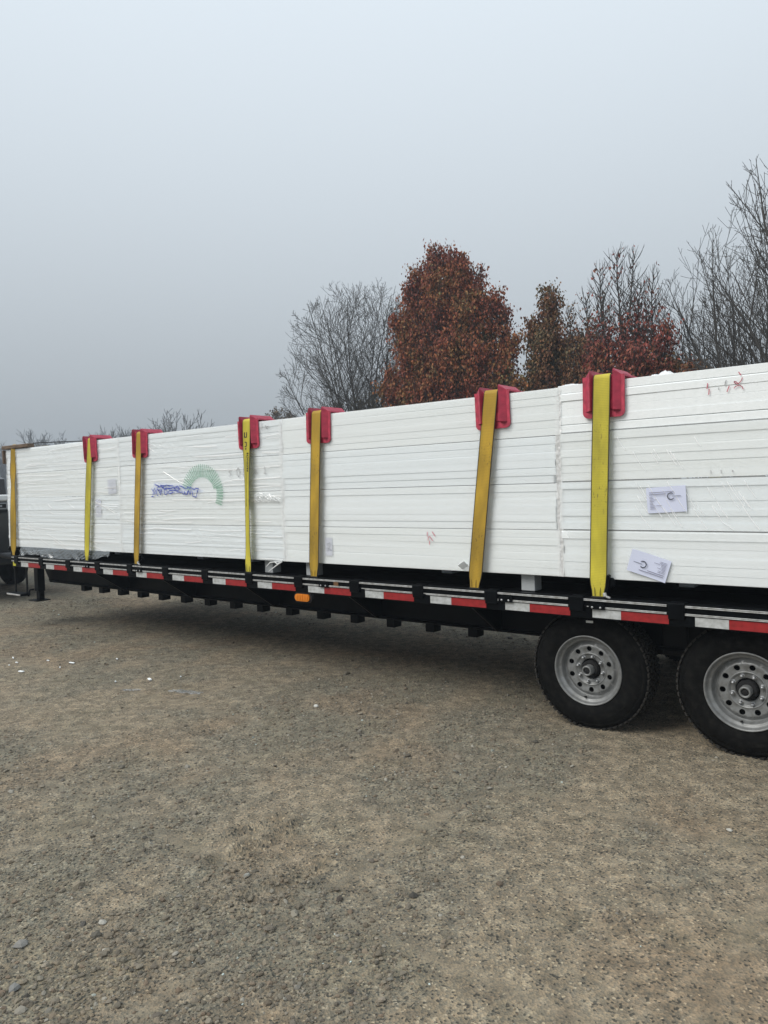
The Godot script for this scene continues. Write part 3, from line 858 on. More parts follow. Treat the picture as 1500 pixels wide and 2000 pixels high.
	for q in [[-4.80, 0.925, -4.74, 0.965, -4.62, 0.978], [-4.60, 0.975, -4.66, 0.945, -4.79, 0.882], [-4.70, 0.972, -4.66, 0.958, -4.64, 0.968]]:
		g.tube(PackedVector3Array([Vector3(q[0], q[1], -NF + 0.03) - kh.position, Vector3(q[2], q[3], -NF + 0.036) - kh.position, Vector3(q[4], q[5], -NF + 0.012) - kh.position]), PackedFloat32Array([0.003, 0.006, 0.004]), 6)
	obj("torn_film", g, M.white, kh)
	# plastic sticking up on top of the second stack
	var top: Node3D = get_node("foam_bundle_007")
	rows = []
	var ft = noise(95, 6.0, 4)
	for i in 12:
		var row = []
		for k in 16:
			var u = k / 15.0; var q = i / 11.0
			var hh = 0.16 * pow(sin(PI * u), 1.3) * sin(PI * minf(q * 1.2, 1.0)) * (0.6 + 0.9 * absf(ft.get_noise_2d(u * 2, q * 2)))
			row.append(Vector3(lerpf(-5.02, -4.62, u), 2.185 + hh, lerpf(-4.9, -5.4, q)) - top.position)
		rows.append(row)
	g = Geo.new(); g.grid(rows, Vector3.UP); obj("film_tuft", g, M.film_loose, top)
	top = get_node("foam_bundle_015")
	for q in [[-2.03, -4.50, 0.07, 0.012], [-1.50, -4.52, 0.03, 0.014], [-1.43, -4.50, 0.05, 0.022]]:
		rows = []
		for i in 7:
			var row = []
			for k in 9:
				var u = k / 8.0; var w = i / 6.0
				row.append(Vector3(q[0] + (u - 0.5) * q[2] * 2, 2.196 + q[3] * sin(PI * u) * sin(PI * w) * (1.0 + ft.get_noise_2d(u * 3 + q[0], w * 3)), q[1] - w * 0.06) - top.position)
			rows.append(row)
		g = Geo.new(); g.grid(rows, Vector3.UP); obj("film_tuft", g, M.crease, top)
	# foam blocks that hold the load off the deck
	var spots = [[-4.866, "pale foam block under the load, left of the joint of the second and third stacks"], [-4.36, "pale foam block under the load, right beside the fifth yellow strap"], [-2.348, "pale foam block under the load just forward of the wheels"]]
	for q in spots:
		var gb = Geo.new(); gb.box(Vector3(0, 0.056, -0.07), Vector3(0.10, 0.108, 0.10), 0.003)
		var o = obj("foam_block", gb, M.block); o.position = Vector3(q[0], 0.858, -4.475)
		tag(o, q[1], "foam block", "foam blocks under the load")
	var bi = -1
	for x in [-9.0, -8.2, -6.6, -5.8, -3.4, -1.5, -0.8, 0.2]:
		bi += 1
		var gb = Geo.new(); gb.box(Vector3(0, 0.056, -0.6), Vector3(0.10, 0.108, 1.2), 0.003)
		var o = obj("foam_block", gb, M.foam_warm); o.position = Vector3(x, 0.858, -5.1)
		tag(o, ["farthest front", "second from the front", "third from the front", "fourth from the front", "fifth from the front", "third from the rear", "second from the rear", "rearmost"][bi] + " of the foam blocks set back in the dark under the load", "foam block", "foam blocks under the load")
	# wooden edge boards at the front top corner
	g = Geo.new(); g.box(Vector3(0, 0.022, 0), Vector3(0.66, 0.044, 0.09), 0.006)
	var wo = obj("wooden_board", g, M.wood); wo.position = Vector3(-9.23, 2.186, -NF - 0.01)
	tag(wo, "weathered brown board lying under the yellow strap on the front stack's top edge", "board")
	g = Geo.new(); g.box(Vector3(0, -0.08, 0), Vector3(0.03, 0.17, 0.09), 0.006)
	wo = obj("wooden_board", g, M.wood); wo.position = Vector3(-9.545, 2.175, -NF - 0.015)
	tag(wo, "short brown board standing upright against the front stack's upper corner", "board")
	g = Geo.new(); g.tube(PackedVector3Array([Vector3(-8.92, 2.235, -NF - 0.05), Vector3(-8.4, 2.215, -NF - 0.02), Vector3(-7.9, 2.195, -NF - 0.03), Vector3(-7.7, 2.19, -NF - 0.1)]), PackedFloat32Array([0.006, 0.006, 0.006, 0.006]), 6)
	wo = obj("cord", g, M.blackmatte)
	tag(wo, "thin dark cord running along the front stack's top edge from the board", "cord")

func film_sheet(pk: Node3D, a: float, b: float, y0: float, y1: float, m: Material, amp: float, s: int, st: int):
	var f = noise(200 + s, 1.0, 4); var f2 = noise(300 + s, 1.0, 3)
	var nx = 110; var ny = 26
	var rows = []
	for i in ny:
		var row = []
		for k in nx:
			var u = k / float(nx - 1); var q = i / float(ny - 1)
			var x = lerpf(a - 0.004, b + 0.004, u); var y = lerpf(y0 + 0.001, y1 - 0.001, q)
			var d = f.get_noise_2d(x * 0.30, y * 26.0)
			# slanting pulls, strongest on the loosely wrapped front stacks
			var sl = f2.get_noise_2d((x * 1.0 + y * 1.6) * 2.6, (y - x * 0.35) * 9.0)
			sl = pow(1.0 - absf(sl), 8.0)
			var dz = 0.010 + amp * d + (amp * 0.8 if st < 2 else amp * 0.4) * (sl - 0.3) * smoothstep(-0.15, 0.45, f2.get_noise_2d(x * 0.7 + 9.0, y * 1.5))
			# sags towards ends so that it closes round the bundle
			var e = minf(u, 1.0 - u) * (b - a)
			dz -= 0.012 * smoothstep(0.03, 0.0, e)
			row.append(Vector3(x, y, -NF + maxf(dz, 0.008)) - pk.position)
		rows.append(row)
	var g = Geo.new(); g.grid(rows, Vector3.BACK)
	obj("wrapping_film", g, m, pk)

func stroke(g: Geo, pts: Array, w: float, z: float):
	# a flat ink line through points (x, y)
	for k in pts.size() - 1:
		var a: Vector2 = pts[k]; var b: Vector2 = pts[k + 1]
		var t = (b - a).normalized(); var o = Vector2(-t.y, t.x) * w * 0.5
		var e = t * w * 0.35
		g.face([Vector3(a.x - o.x - e.x, a.y - o.y - e.y, z), Vector3(b.x - o.x + e.x, b.y - o.y + e.y, z), Vector3(b.x + o.x + e.x, b.y + o.y + e.y, z), Vector3(a.x + o.x - e.x, a.y + o.y - e.y, z)], Vector3.BACK)

# a raised crease: its upper slope catches the sky
func ridge(g: Geo, pts: Array, w: float, z: float, h: float):
	for k in pts.size() - 1:
		var a: Vector2 = pts[k]; var b: Vector2 = pts[k + 1]
		var t = (b - a).normalized(); var o = Vector2(-t.y, t.x) * w * 0.5
		if o.y < 0: o = -o
		g.face([Vector3(a.x + o.x, a.y + o.y, z), Vector3(b.x + o.x, b.y + o.y, z), Vector3(b.x, b.y, z + h), Vector3(a.x, a.y, z + h)], Vector3(0, 1, 1))
		g.face([Vector3(a.x - o.x, a.y - o.y, z + h * 0.5), Vector3(b.x - o.x, b.y - o.y, z + h * 0.5), Vector3(b.x, b.y, z + h), Vector3(a.x, a.y, z + h)], Vector3(0, -1, 1))
func host(s: int, p: int) -> Node3D:
	var k = s * 4 + p
	return get_node("foam_bundle" + ("" if k == 0 else "_%03d" % k))

func marked(called: String, g: Geo, m: Material, h: Node3D, label := ""):
	for i in g.v.size(): g.v[i] -= h.position
	var o = obj(called, g, m, h)
	if label != "": o.set_meta("label", label)
	return o

func marks():
	var z = -NF + 0.0165
	# green fan-shaped mark, straddling the upper two bundles of the second stack
	var r = RandomNumberGenerator.new(); r.seed = 17
	for p in [2, 3]:
		var g = Geo.new()
		var c = Vector2(-5.655, 1.575)
		var soft = Geo.new()
		for k in 34:
			var a = deg_to_rad(lerpf(-24.0, 166.0, k / 33.0))
			var ax = 0.30; var ay = 0.268
			var o = c + Vector2(cos(a) * ax, sin(a) * ay); var i = c + Vector2(cos(a) * ax * 0.60, sin(a) * ay * 0.56)
			if k < 7: i = c + Vector2(cos(a) * ax * 0.72, sin(a) * ay * 0.8)
			var w = r.randf_range(0.010, 0.015) if k > 7 else r.randf_range(0.013, 0.018)
			var seam = 1.579
			var lo = 1.30 if p == 2 else 1.8815
			var hi = 1.8785 if p == 2 else 3.0
			var A = i; var B = o
			if (A.y < lo and B.y < lo) or (A.y > hi and B.y > hi): continue
			if minf(A.y, B.y) < lo:
				var t = (lo - A.y) / (B.y - A.y)
				if A.y < B.y: A = A.lerp(B, t)
				else: B = A.lerp(B, t)
			if maxf(A.y, B.y) > hi:
				var t = (hi - A.y) / (B.y - A.y)
				if A.y < B.y: B = A.lerp(B, t)
				else: A = A.lerp(B, t)
			stroke(g, [A, B], w, z + 0.001)
			stroke(soft, [A.lerp(B, 0.12), A.lerp(B, 0.8)], 0.034, z)
		if soft.v.size() > 0: marked("printed_band", soft, M.print_soft, host(1, p))
		if g.v.size() > 0: marked("printed_arc", g, M.print_green, host(1, p), "pale green arc of short radiating bars printed on the film")
	# blue lettering, pulled out of shape with the film: strokes in pixels of a 150 x 84 cm print field
	var gl = Geo.new(); var gh_ = Geo.new()
	var L = [
		[8, 63, 12, 63], [9, 50, 11, 54], [11, 62, 13, 53, 16, 50], [14, 60, 17, 53], [18, 60, 21, 50], [20, 62, 22, 62], [21, 52, 24, 55],
		[23, 54, 30, 54, 27, 62, 25, 57, 23, 54], [25, 57, 29, 57], [30, 50, 36, 54, 40, 54], [35, 55, 36, 62, 40, 62, 41, 57], [36, 52, 47, 53],
		[42, 61, 45, 57, 51, 57], [45, 62, 53, 60], [44, 54, 50, 54], [50, 53, 56, 52, 57, 58, 52, 57], [54, 55, 60, 53, 66, 56, 63, 58, 57, 57],
		[58, 52, 62, 51, 65, 54], [16, 44, 24, 47, 22, 49, 30, 48, 34, 51], [27, 46, 36, 48, 40, 49], [32, 50, 40, 47, 46, 50], [42, 48, 53, 50],
		[66, 51, 71, 53, 77, 57], [60, 60, 66, 61], [66, 61, 69, 62], [70, 60, 72, 65, 75, 65, 75, 61], [76, 62, 77, 66, 80, 66, 81, 61],
		[81, 66, 83, 60, 86, 67, 88, 61], [80, 57, 82, 54, 85, 57], [86, 55, 89, 57], [90, 63, 91, 70, 97, 72, 100, 62], [90, 58, 96, 60], [96, 58, 102, 59, 99, 66]]
	for s in L:
		var pts = []
		for k in range(0, s.size(), 2):
			var px = Vector2(290.0 + s[k] * 1.0667, 900.0 + s[k + 1] * 1.0667)
			# place in metres on the bundle's face: measured corners of the print
			pts.append(Vector2(-6.51 + (px.x - 290.0) * 0.00745 - (px.y - 960.0) * 0.0, 1.615 - (px.y - 960.0) * 0.0057 + (px.x - 348.0) * 0.0004))
		stroke(gl, pts, 0.0080, z + 0.004)
	marked("printed_lettering", gl, M.print_blue, host(1, 2), "distorted blue lettering printed on the crumpled film")
	gh_.face([Vector3(-6.45, 1.58, z + 0.002), Vector3(-6.40, 1.70, z + 0.002), Vector3(-5.95, 1.66, z + 0.002), Vector3(-5.62, 1.60, z + 0.002), Vector3(-5.66, 1.579, z + 0.002)], Vector3.BACK)
	marked("print_ground", gh_, M.print_haze, host(1, 2))
	# mirrored pencil figures
	var g1 = Geo.new()
	for s in [[Vector2(-5.235, 1.772), Vector2(-5.262, 1.762), Vector2(-5.238, 1.735), Vector2(-5.262, 1.715)], [Vector2(-5.155, 1.77), Vector2(-5.135, 1.79), Vector2(-5.11, 1.745), Vector2(-5.135, 1.712), Vector2(-5.155, 1.73), Vector2(-5.155, 1.77)], [Vector2(-5.065, 1.785), Vector2(-5.068, 1.712)],
		[Vector2(-4.945, 1.78), Vector2(-4.885, 1.722)], [Vector2(-4.905, 1.765), Vector2(-4.955, 1.73)], [Vector2(-4.795, 1.79), Vector2(-4.785, 1.722), Vector2(-4.80, 1.738)]]:
		stroke(g1, s, 0.006, z)
	marked("pencil_mark", g1, M.marker_gray, host(1, 2), "grey hand written figures, seen mirrored")
	g1 = Geo.new()
	for s in [[Vector2(-4.815, 2.168), Vector2(-4.81, 2.10)], [Vector2(-4.775, 2.105), Vector2(-4.765, 2.135), Vector2(-4.75, 2.11), Vector2(-4.74, 2.13), Vector2(-4.715, 2.12)]]: stroke(g1, s, 0.006, z)
	marked("pencil_mark", g1, M.marker_gray, host(1, 3))
	# red marker on the rear stack, as fragments on successive board edges
	var k0 = Vector2(1370, 720)
	var red = Geo.new(); var dim = Geo.new()
	var P = func(px: float, py: float) -> Vector2:
		# corners of the marked field, in metres
		var u = px / 1500.0; var q = py / 955.0
		return Vector2(lerpf(-1.206, -0.918, u), lerpf(2.176, 2.012, q) - 0.006 * u)
	for s in [[180, 395, 160, 560], [222, 585, 205, 750], [765, 530, 705, 700], [1020, 115, 1075, 210]]:
		stroke(red, [P.call(s[0], s[1]), P.call(s[2], s[3])], 0.0052, z - 0.009)
	for s in [[685, 340, 660, 420, 645, 495], [485, 560, 480, 625]]:
		var q = []
		for k in range(0, s.size(), 2): q.append(P.call(s[k], s[k + 1]))
		stroke(dim, q, 0.0045, z - 0.009)
	for s in [[1110, 300, 1095, 370, 1050, 435, 1000, 485, 940, 475, 900, 430, 900, 395, 945, 410, 1000, 470], [895, 610, 930, 560, 1000, 535, 1060, 545, 1110, 590, 1130, 660]]:
		var q = []
		for k in range(0, s.size(), 2): q.append(P.call(s[k], s[k + 1]))
		stroke(red, q, 0.0042, z - 0.009)
	marked("marker_writing", red, M.marker_red, host(3, 3), "red marker figures broken across the board edges")
	marked("marker_writing", dim, M.marker_gray, host(3, 3))
	red = Geo.new()
	var P2 = func(px: float, py: float) -> Vector2:
		return Vector2(lerpf(-3.185, -2.96, px / 1500.0), lerpf(1.298, 1.142, py / 1500.0))
	for s in [[535, 480, 520, 760], [815, 455, 975, 750], [590, 790, 560, 1040], [660, 770, 830, 1070], [650, 1100, 640, 1340]]:
		stroke(red, [P2.call(s[0], s[1]), P2.call(s[2], s[3])], 0.0055, z)
	marked("marker_writing", red, M.marker_red, host(2, 0), "faint red marker strokes on the board edges")
	dim = Geo.new()
	for x in [-1.159, -1.105]: stroke(dim, [Vector2(x, 1.622), Vector2(x + 0.001, 1.604)], 0.004, z)
	stroke(dim, [Vector2(-1.046, 1.618), Vector2(-1.044, 1.610)], 0.006, z)
	marked("pencil_mark", dim, M.marker_gray, host(3, 2))
	# two printed sheets under the film of the rear stack
	sheet(host(3, 1), Vector2(-1.406, 1.462), 0.225, 0.150, deg_to_rad(3.0), false, "lilac white printed sheet with a ring mark, under slanting film creases")
	sheet(host(3, 0), Vector2(-1.514, 1.072), 0.235, 0.135, deg_to_rad(-17.0), true, "lilac white printed sheet stuck on upside down and tilted")
	# smaller sheets, blurred by film
	for q in [[2, 0, -4.082, 1.115, 0.075, 0.145, 0.03], [0, 2, -7.165, 1.672, 0.15, 0.155, 0.06], [0, 1, -7.445, 1.445, 0.11, 0.19, 0.0]]:
		var h = host(q[0], q[1])
		var g = Geo.new()
		var b = Basis.from_euler(Vector3(0, 0, q[6]))
		g.box(Vector3(q[2], q[3], -NF + 0.008), Vector3(q[4], q[5], 0.001), 0.0, b)
		marked("paper_sheet", g, M.paper_dim, h, "small bluish paper sheet half hidden by film")
		g = Geo.new()
		for k in 9:
			var c = Vector2(q[2] + r.randf_range(-0.3, 0.2) * q[4], q[3] + r.randf_range(-0.35, 0.3) * q[5])
			stroke(g, [c, c + Vector2(r.randf_range(0.01, 0.03), r.randf_range(-0.015, 0.015)), c + Vector2(r.randf_range(0.0, 0.03), r.randf_range(-0.03, 0.0))], 0.004, -NF + 0.0092)
		marked("paper_print", g, M.print_gray, h)
	# slanting bright creases in the film of the rear stack
	var cg = {0: Geo.new(), 1: Geo.new(), 2: Geo.new()}
	for k in 34:
		var p = 1
		if k > 25: p = 2
		var x = r.randf_range(-1.60, -0.98); var y = r.randf_range(1.40, 1.57)
		var ln = r.randf_range(0.05, 0.17)
		if p == 2: x = r.randf_range(-1.75, -0.85); y = r.randf_range(1.72, 1.86); ln = r.randf_range(0.05, 0.12)
		var dx = ln * 0.62
		var pts = [Vector2(x, y), Vector2(x + dx * 0.45, y - ln * 0.5), Vector2(x + dx, y - ln)]
		for i in 3: pts[i].y = maxf(pts[i].y, (1.292 if p == 1 else 1.592))
		ridge(cg[p], pts, r.randf_range(0.003, 0.006), z - 0.001, r.randf_range(0.0015, 0.003))
	for p in [1, 2]: marked("film_crease", cg[p], M.crease_bright, host(3, p))
	# long pulled folds in the wrapping of the two front stacks
	for q in [0, 1]:
		for p in 4:
			var y0 = [0.977, 1.276, 1.577, 1.880][p]
			var wg = Geo.new()
			for k in 13:
				var x = r.randf_range(-9.45, -7.2) if q == 0 else r.randf_range(-6.98, -4.75)
				var y = r.randf_range(y0 + 0.02, y0 + 0.275)
				var ln = r.randf_range(0.15, 0.9); var sl = r.randf_range(-0.05, 0.03)
				if (q == 0 and p < 2 and k % 2 == 0) or (q == 1 and p >= 2 and x < -6.0 and k % 2 == 0): sl = r.randf_range(-0.45, -0.2); ln *= 0.5
				var pts = []
				for j in 7:
					var u = j / 6.0
					var px = minf(x + ln * u, -7.05 if q == 0 else -4.61)
					pts.append(Vector2(px, clampf(y + sl * ln * u + 0.006 * sin(u * 4.0 + k), y0 + 0.004, y0 + 0.294)))
					if px >= (-7.05 if q == 0 else -4.61): break
				ridge(wg, pts, r.randf_range(0.006, 0.018), z - 0.005, r.randf_range(0.0015, 0.004))
			marked("film_fold", wg, M.crease_soft, host(q, p))
	# a torn flap beside the sixth strap
	var fg = Geo.new(); fg.box(Vector3(-2.80, 1.022, -NF + 0.03), Vector3(0.055, 0.05, 0.006), 0.002, Basis.from_euler(Vector3(0.5, 0.5, 0.7)))
	marked("torn_flap", fg, M.foam, host(2, 0), "torn white foam flap sticking out beside the strap")

func sheet(h: Node3D, c: Vector2, w: float, hh: float, ang: float, upside: bool, label: String):
	var z = -NF + 0.0155
	var b = Basis.from_euler(Vector3(0, 0, ang))
	var rows = []
	for i in 7:
		var row = []
		for k in 9:
			var q = Vector3((k / 8.0 - 0.5) * w, (i / 6.0 - 0.5) * hh, 0)
			q.z = 0.004 * sin(k * 0.9 + i * 0.3) * 0.5 + (0.006 if upside and k < 4 else 0.0) * (4 - k) / 4.0
			row.append(b * q + Vector3(c.x, c.y, z))
		rows.append(row)
	var g = Geo.new(); g.grid(rows, Vector3.BACK)
	marked("paper_sheet", g, M.paper, h, label)
	var pr = Geo.new(); var logo = Geo.new()
	var f = -1.0 if upside else 1.0
	var T = func(x: float, y: float) -> Vector2:
		var q = b * Vector3(x * w * f, y * hh * f, 0)
		return c + Vector2(q.x, q.y)
	var r = RandomNumberGenerator.new(); r.seed = 12 + int(upside)
	# heading lines, then a column of short ones: print too small to read, drawn as broken dashes
	for ln in [[-0.42, 0.30, 0.62], [-0.42, 0.22, 0.42]]:
		var x = ln[0]
		while x < ln[0] + ln[2]:
			var e = minf(r.randf_range(0.03, 0.09), ln[0] + ln[2] - x)
			stroke(pr, [T.call(x, ln[1]), T.call(x + e, ln[1])], 0.0038, z + 0.008); x += e + 0.012
	for k in 9:
		var x = -0.42; var y = 0.13 - k * 0.058
		var e = r.randf_range(0.07, 0.2)
		if k == 6: e = 0.3
		stroke(pr, [T.call(x, y), T.call(x + e * 0.45, y)], 0.0026, z + 0.008)
		stroke(pr, [T.call(x + e * 0.55, y), T.call(x + e, y)], 0.0026, z + 0.008)
	var lc = Vector2(0.14, 0.02) if upside else Vector2(0.13, 0.12)
	var arc = []
	for k in 19:
		var a = deg_to_rad(lerpf(55.0, 320.0, k / 18.0))
		arc.append(T.call(lc.x + cos(a) * 0.019 / w, lc.y + sin(a) * 0.019 / hh))
	stroke(logo, arc, 0.0055, z + 0.008)
	var wd = lc.x + 0.03
	for k in 4:
		stroke(logo, [T.call(wd, lc.y), T.call(wd + 0.045, lc.y)], 0.004, z + 0.008); wd += 0.055
	marked("paper_print", pr, M.print_dark, h)
	marked("paper_logo", logo, M.print_gray, h)

# ---------------------------------------------------------------- straps and corner protectors
func ribbon(g: Geo, pts: Array, w: Array, tw: Array, th := 0.003):
	var front = []; var back = []; var L := 0.0
	var n_ = pts.size()
	var us = []
	for i in n_:
		if i > 0: L += pts[i].distance_to(pts[i - 1])
		us.append(L)
		var t: Vector3 = (pts[mini(i + 1, n_ - 1)] - pts[maxi(i - 1, 0)]).normalized()
		var wx = (Vector3.RIGHT - t * t.x).normalized()
		var nn = wx.cross(t).normalized()
		if i == 0 and nn.y < 0 : nn = -nn
		wx = wx.rotated(t, tw[i])
		nn = t.cross(wx).normalized()
		# front side faces away from the load
		front.append([pts[i] - wx * w[i] * 0.5 - nn * th * 0.5, pts[i] + wx * w[i] * 0.5 - nn * th * 0.5, -nn])
		back.append([pts[i] - wx * w[i] * 0.5 + nn * th * 0.5, pts[i] + wx * w[i] * 0.5 + nn * th * 0.5, nn])
	for i in n_ - 1:
		var v0 = us[i] / 2.6; var v1 = us[i + 1] / 2.6
		for side in [front, back]:
			var A = side[i]; var B = side[i + 1]
			g.tri(A[0], A[1], B[1], A[2], A[2], B[2], Vector2(0.001, v0), Vector2(0.999, v0), Vector2(0.999, v1))
			g.tri(A[0], B[1], B[0], A[2], B[2], B[2], Vector2(0.001, v0), Vector2(0.999, v1), Vector2(0.001, v1))
		for e in [0, 1]:
			var o = front[i][e] - front[i][1 - e]
			g.face([front[i][e], front[i + 1][e], back[i + 1][e], back[i][e]], o, [Vector2(0, v0), Vector2(0, v1), Vector2(0.01, v1), Vector2(0.01, v0)])

func straps():
	# [x top, x bottom, width, material, y of the top, protector centre or null, twist]
	var S = [
		[-9.275, -9.325, 0.088, "gold", 2.236, null, "pinch", "gold yellow strap at the very front of the load, over the brown board"],
		[-7.500, -7.645, 0.088, "lemon", 2.187, -7.545, "", "lemon yellow strap on the front stack, over the red protector nearest the truck"],
		[-6.585, -6.705, 0.096, "gold", 2.190, -6.612, "", "gold yellow strap left of the blue and green print"],
		[-4.978, -5.005, 0.100, "lemon", 2.190, -4.985, "fold", "twisted lemon yellow strap with black lettering, right of the green arc"],
		[-4.142, -4.215, 0.104, "gold", 2.190, -4.143, "", "straight gold yellow strap above the amber marker light"],
		[-2.540, -2.698, 0.106, "gold", 2.190, -2.546, "", "leaning gold yellow strap forward of the trailer wheels"],
		[-1.770, -1.815, 0.110, "lemon", 2.206, -1.769, "", "broad lemon yellow strap on the rear stack, above the forward wheel"]]
	var idx = 0
	for s in S:
		var t = thing("ratchet_strap", s[7], "strap", Vector3(s[1], 0.86, -NR), "yellow straps over the load")
		var pts = []; var w = []; var tw = []
		var yt = s[4] + (0.022 if s[5] != null else 0.002)
		var zt = -NF + (0.040 if s[5] != null else 0.022)
		pts.append(Vector3(s[0], 0.87, -FAR_N + 0.02)); pts.append(Vector3(s[0], yt - 0.03, -6.86)); pts.append(Vector3(s[0], yt, -6.80))
		pts.append(Vector3(s[0], yt, -5.6))
		var rr = 0.030
		for k in 7:
			var a = PI / 2 * k / 6.0
			pts.append(Vector3(s[0], yt - rr + rr * cos(a), zt - rr + rr * sin(a)))
		var nd = 34
		for k in range(1, nd + 1):
			var q = k / float(nd)
			var y = lerpf(yt - rr, 0.868, q)
			pts.append(Vector3(lerpf(s[0], s[1], q), y, lerpf(zt, -NR - 0.016, q) + 0.004 * sin(PI * q)))
		for i in pts.size():
			var q = clampf((pts[i].y - 0.868) / (yt - 0.868), 0, 1)
			var wi = s[2]
			var ti = 0.0
			if i >= 4:
				wi *= lerpf(0.66, 1.0, smoothstep(0.0, 0.085, q))
				if s[6] == "pinch":
					ti = -0.55 * smoothstep(1.02, 0.93, q) * smoothstep(0.62, 0.80, q)
					ti += -0.40 * smoothstep(0.75, 0.3, q) * smoothstep(0.0, 0.1, q)
					wi *= 1.0 - 0.25 * smoothstep(0.7, 0.9, q)
				if s[6] == "fold":
					ti = 0.22 * smoothstep(0.95, 0.62, q) * smoothstep(0.0, 0.12, q)
					wi *= 1.0 - 0.28 * smoothstep(0.78, 0.50, q) * smoothstep(0.0, 0.25, q)
				if s[3] == "lemon" and s[6] == "": ti = -0.18 * sin(PI * q) if s[0] < -5 else 0.0
			w.append(wi); tw.append(ti)
		for i in pts.size(): pts[i] -= t.position
		var g = Geo.new()
		ribbon(g, pts, w, tw)
		obj("webbing", g, M[s[3]], t)
		if s[6] == "fold":
			# back fold of the twisted webbing
			var p2 = []; var w2 = []; var t2 = []
			for i in pts.size():
				var q = clampf((pts[i].y + 0.86 - 0.868) / (yt - 0.868), 0, 1)
				if i < 10 or q < 0.42: continue
				p2.append(pts[i] + Vector3(-0.030 * smoothstep(0.98, 0.75, q), 0, -0.012)); w2.append(0.03 + 0.02 * smoothstep(0.98, 0.7, q)); t2.append(0.5)
			g = Geo.new(); ribbon(g, p2, w2, t2); obj("webbing_fold", g, M.lemon, t)
			lettering(t, pts, tw, w)
		# gathered end: two raised pleats and the flat hook below
		g = Geo.new()
		for e in [-0.018, 0.016]:
			g.tube(PackedVector3Array([Vector3(e * 1.2, 0.085, -0.019), Vector3(e, 0.045, -0.016), Vector3(e * 0.9, 0.006, -0.018)]), PackedFloat32Array([0.002, 0.006, 0.007]), 8, true)
		obj("pleat", g, M[s[3]], t)
		g = Geo.new()
		g.box(Vector3(0, 0.006, -0.024), Vector3(0.085, 0.018, 0.03), 0.004)
		obj("flat_hook", g, M.blackmatte, t)
		if idx == 6 or idx == 2:
			g = Geo.new()
			var k = 1.0 if idx == 6 else 0.7
			g.box(Vector3(0.058, 0.075 * k, -0.028), Vector3(0.020, 0.15 * k, 0.035), 0.004, Basis.from_euler(Vector3(0.1, 0, -0.12)))
			g.box(Vector3(0.075, 0.10 * k, -0.040), Vector3(0.05 * k, 0.06 * k, 0.03), 0.012)
			obj("ratchet", g, M.black, t)
			g = Geo.new()
			g.box(Vector3(0.048, 0.028, -0.006), Vector3(0.022, 0.026, 0.02), 0.005, Basis.from_euler(Vector3(0, 0, 0.3)))
			g.box(Vector3(0.068, 0.015, -0.004), Vector3(0.030, 0.012, 0.014), 0.003, Basis.from_euler(Vector3(0, 0, -0.3)))
			obj("ratchet_pawl", g, M.bare, t)
		if s[5] != null: protector(s[5], s[4], idx)
		idx += 1

func lettering(t: Node3D, pts: Array, tw: Array, w: Array):
	var sf = SystemFont.new(); sf.font_names = PackedStringArray(["Droid Sans"]); sf.font_weight = 700
	var words = [["PRODUCTS", 0.034, 0.64, 0.80, 0.012]]
	for q in words:
		var tm = TextMesh.new(); tm.text = q[0]; tm.font = sf; tm.font_size = 64; tm.pixel_size = 0.00052; tm.depth = 0.002
		tm.material = M.ink
		# find the strap's pose halfway along the word
		var mid = (q[2] + q[3]) / 2
		var yy = 0.868 + mid * 1.33
		var best = 10
		for i in range(10, pts.size()):
			if absf(pts[i].y + 0.86 - yy) < absf(pts[best].y + 0.86 - yy): best = i
		var tan_ = (pts[best + 3] - pts[best - 3]).normalized()
		var wx = (Vector3.RIGHT - tan_ * tan_.x).normalized().rotated(tan_, tw[best])
		var up = -tan_
		var nn = wx.cross(up).normalized()
		var o = MeshInstance3D.new(); o.mesh = tm; o.name = "lettering"; t.add_child(o, true)
		# reads upwards: the text's own x runs up the strap, its own y runs to the left
		o.basis = Basis(up, -wx, nn); o.position = pts[best] + nn * 0.0032 + wx * 0.020
	# parts of two larger characters and a full stop, cut by the fold
	var g = Geo.new()
	for sh in [[0.985, 0.86, 0.0], [0.93, 0.80, 0.1]]:
		pass
	var places = [[0.915, 0], [0.855, 1], [0.80, 2]]
	for pl in places:
		var yy = 0.868 + pl[0] * 1.33
		var best = 10
		for i in range(10, pts.size()):
			if absf(pts[i].y + 0.86 - yy) < absf(pts[best].y + 0.86 - yy): best = i
		var tan_ = (pts[best + 2] - pts[best - 2]).normalized()
		var wx = (Vector3.RIGHT - tan_ * tan_.x).normalized().rotated(tan_, tw[best])
		var up = -tan_
		var nn = wx.cross(up).normalized()
		var c = pts[best] + nn * 0.0030 - wx * 0.012
		var b = Basis(wx, up, nn)
		if pl[1] == 0:
			g.box(c + b * Vector3(0.016, 0.008, 0), Vector3(0.008, 0.040, 0.002), 0.0, b); g.box(c + b * Vector3(-0.012, 0.008, 0), Vector3(0.010, 0.040, 0.002), 0.0, b); g.box(c + b * Vector3(0.002, -0.014, 0.0003), Vector3(0.034, 0.008, 0.002), 0.0, b)
		elif pl[1] == 1:
			g.box(c + b * Vector3(0.014, 0.002, 0), Vector3(0.008, 0.036, 0.002), 0.0, b); g.box(c + b * Vector3(0.000, 0.019, 0.0003), Vector3(0.020, 0.007, 0.002), 0.0, b); g.box(c + b * Vector3(0.002, -0.018, 0.0003), Vector3(0.022, 0.007, 0.002), 0.0, b)
		else:
			g.box(c + b * Vector3(0.004, 0, 0), Vector3(0.013, 0.013, 0.002), 0.0, b)
	obj("lettering", g, M.ink, t)

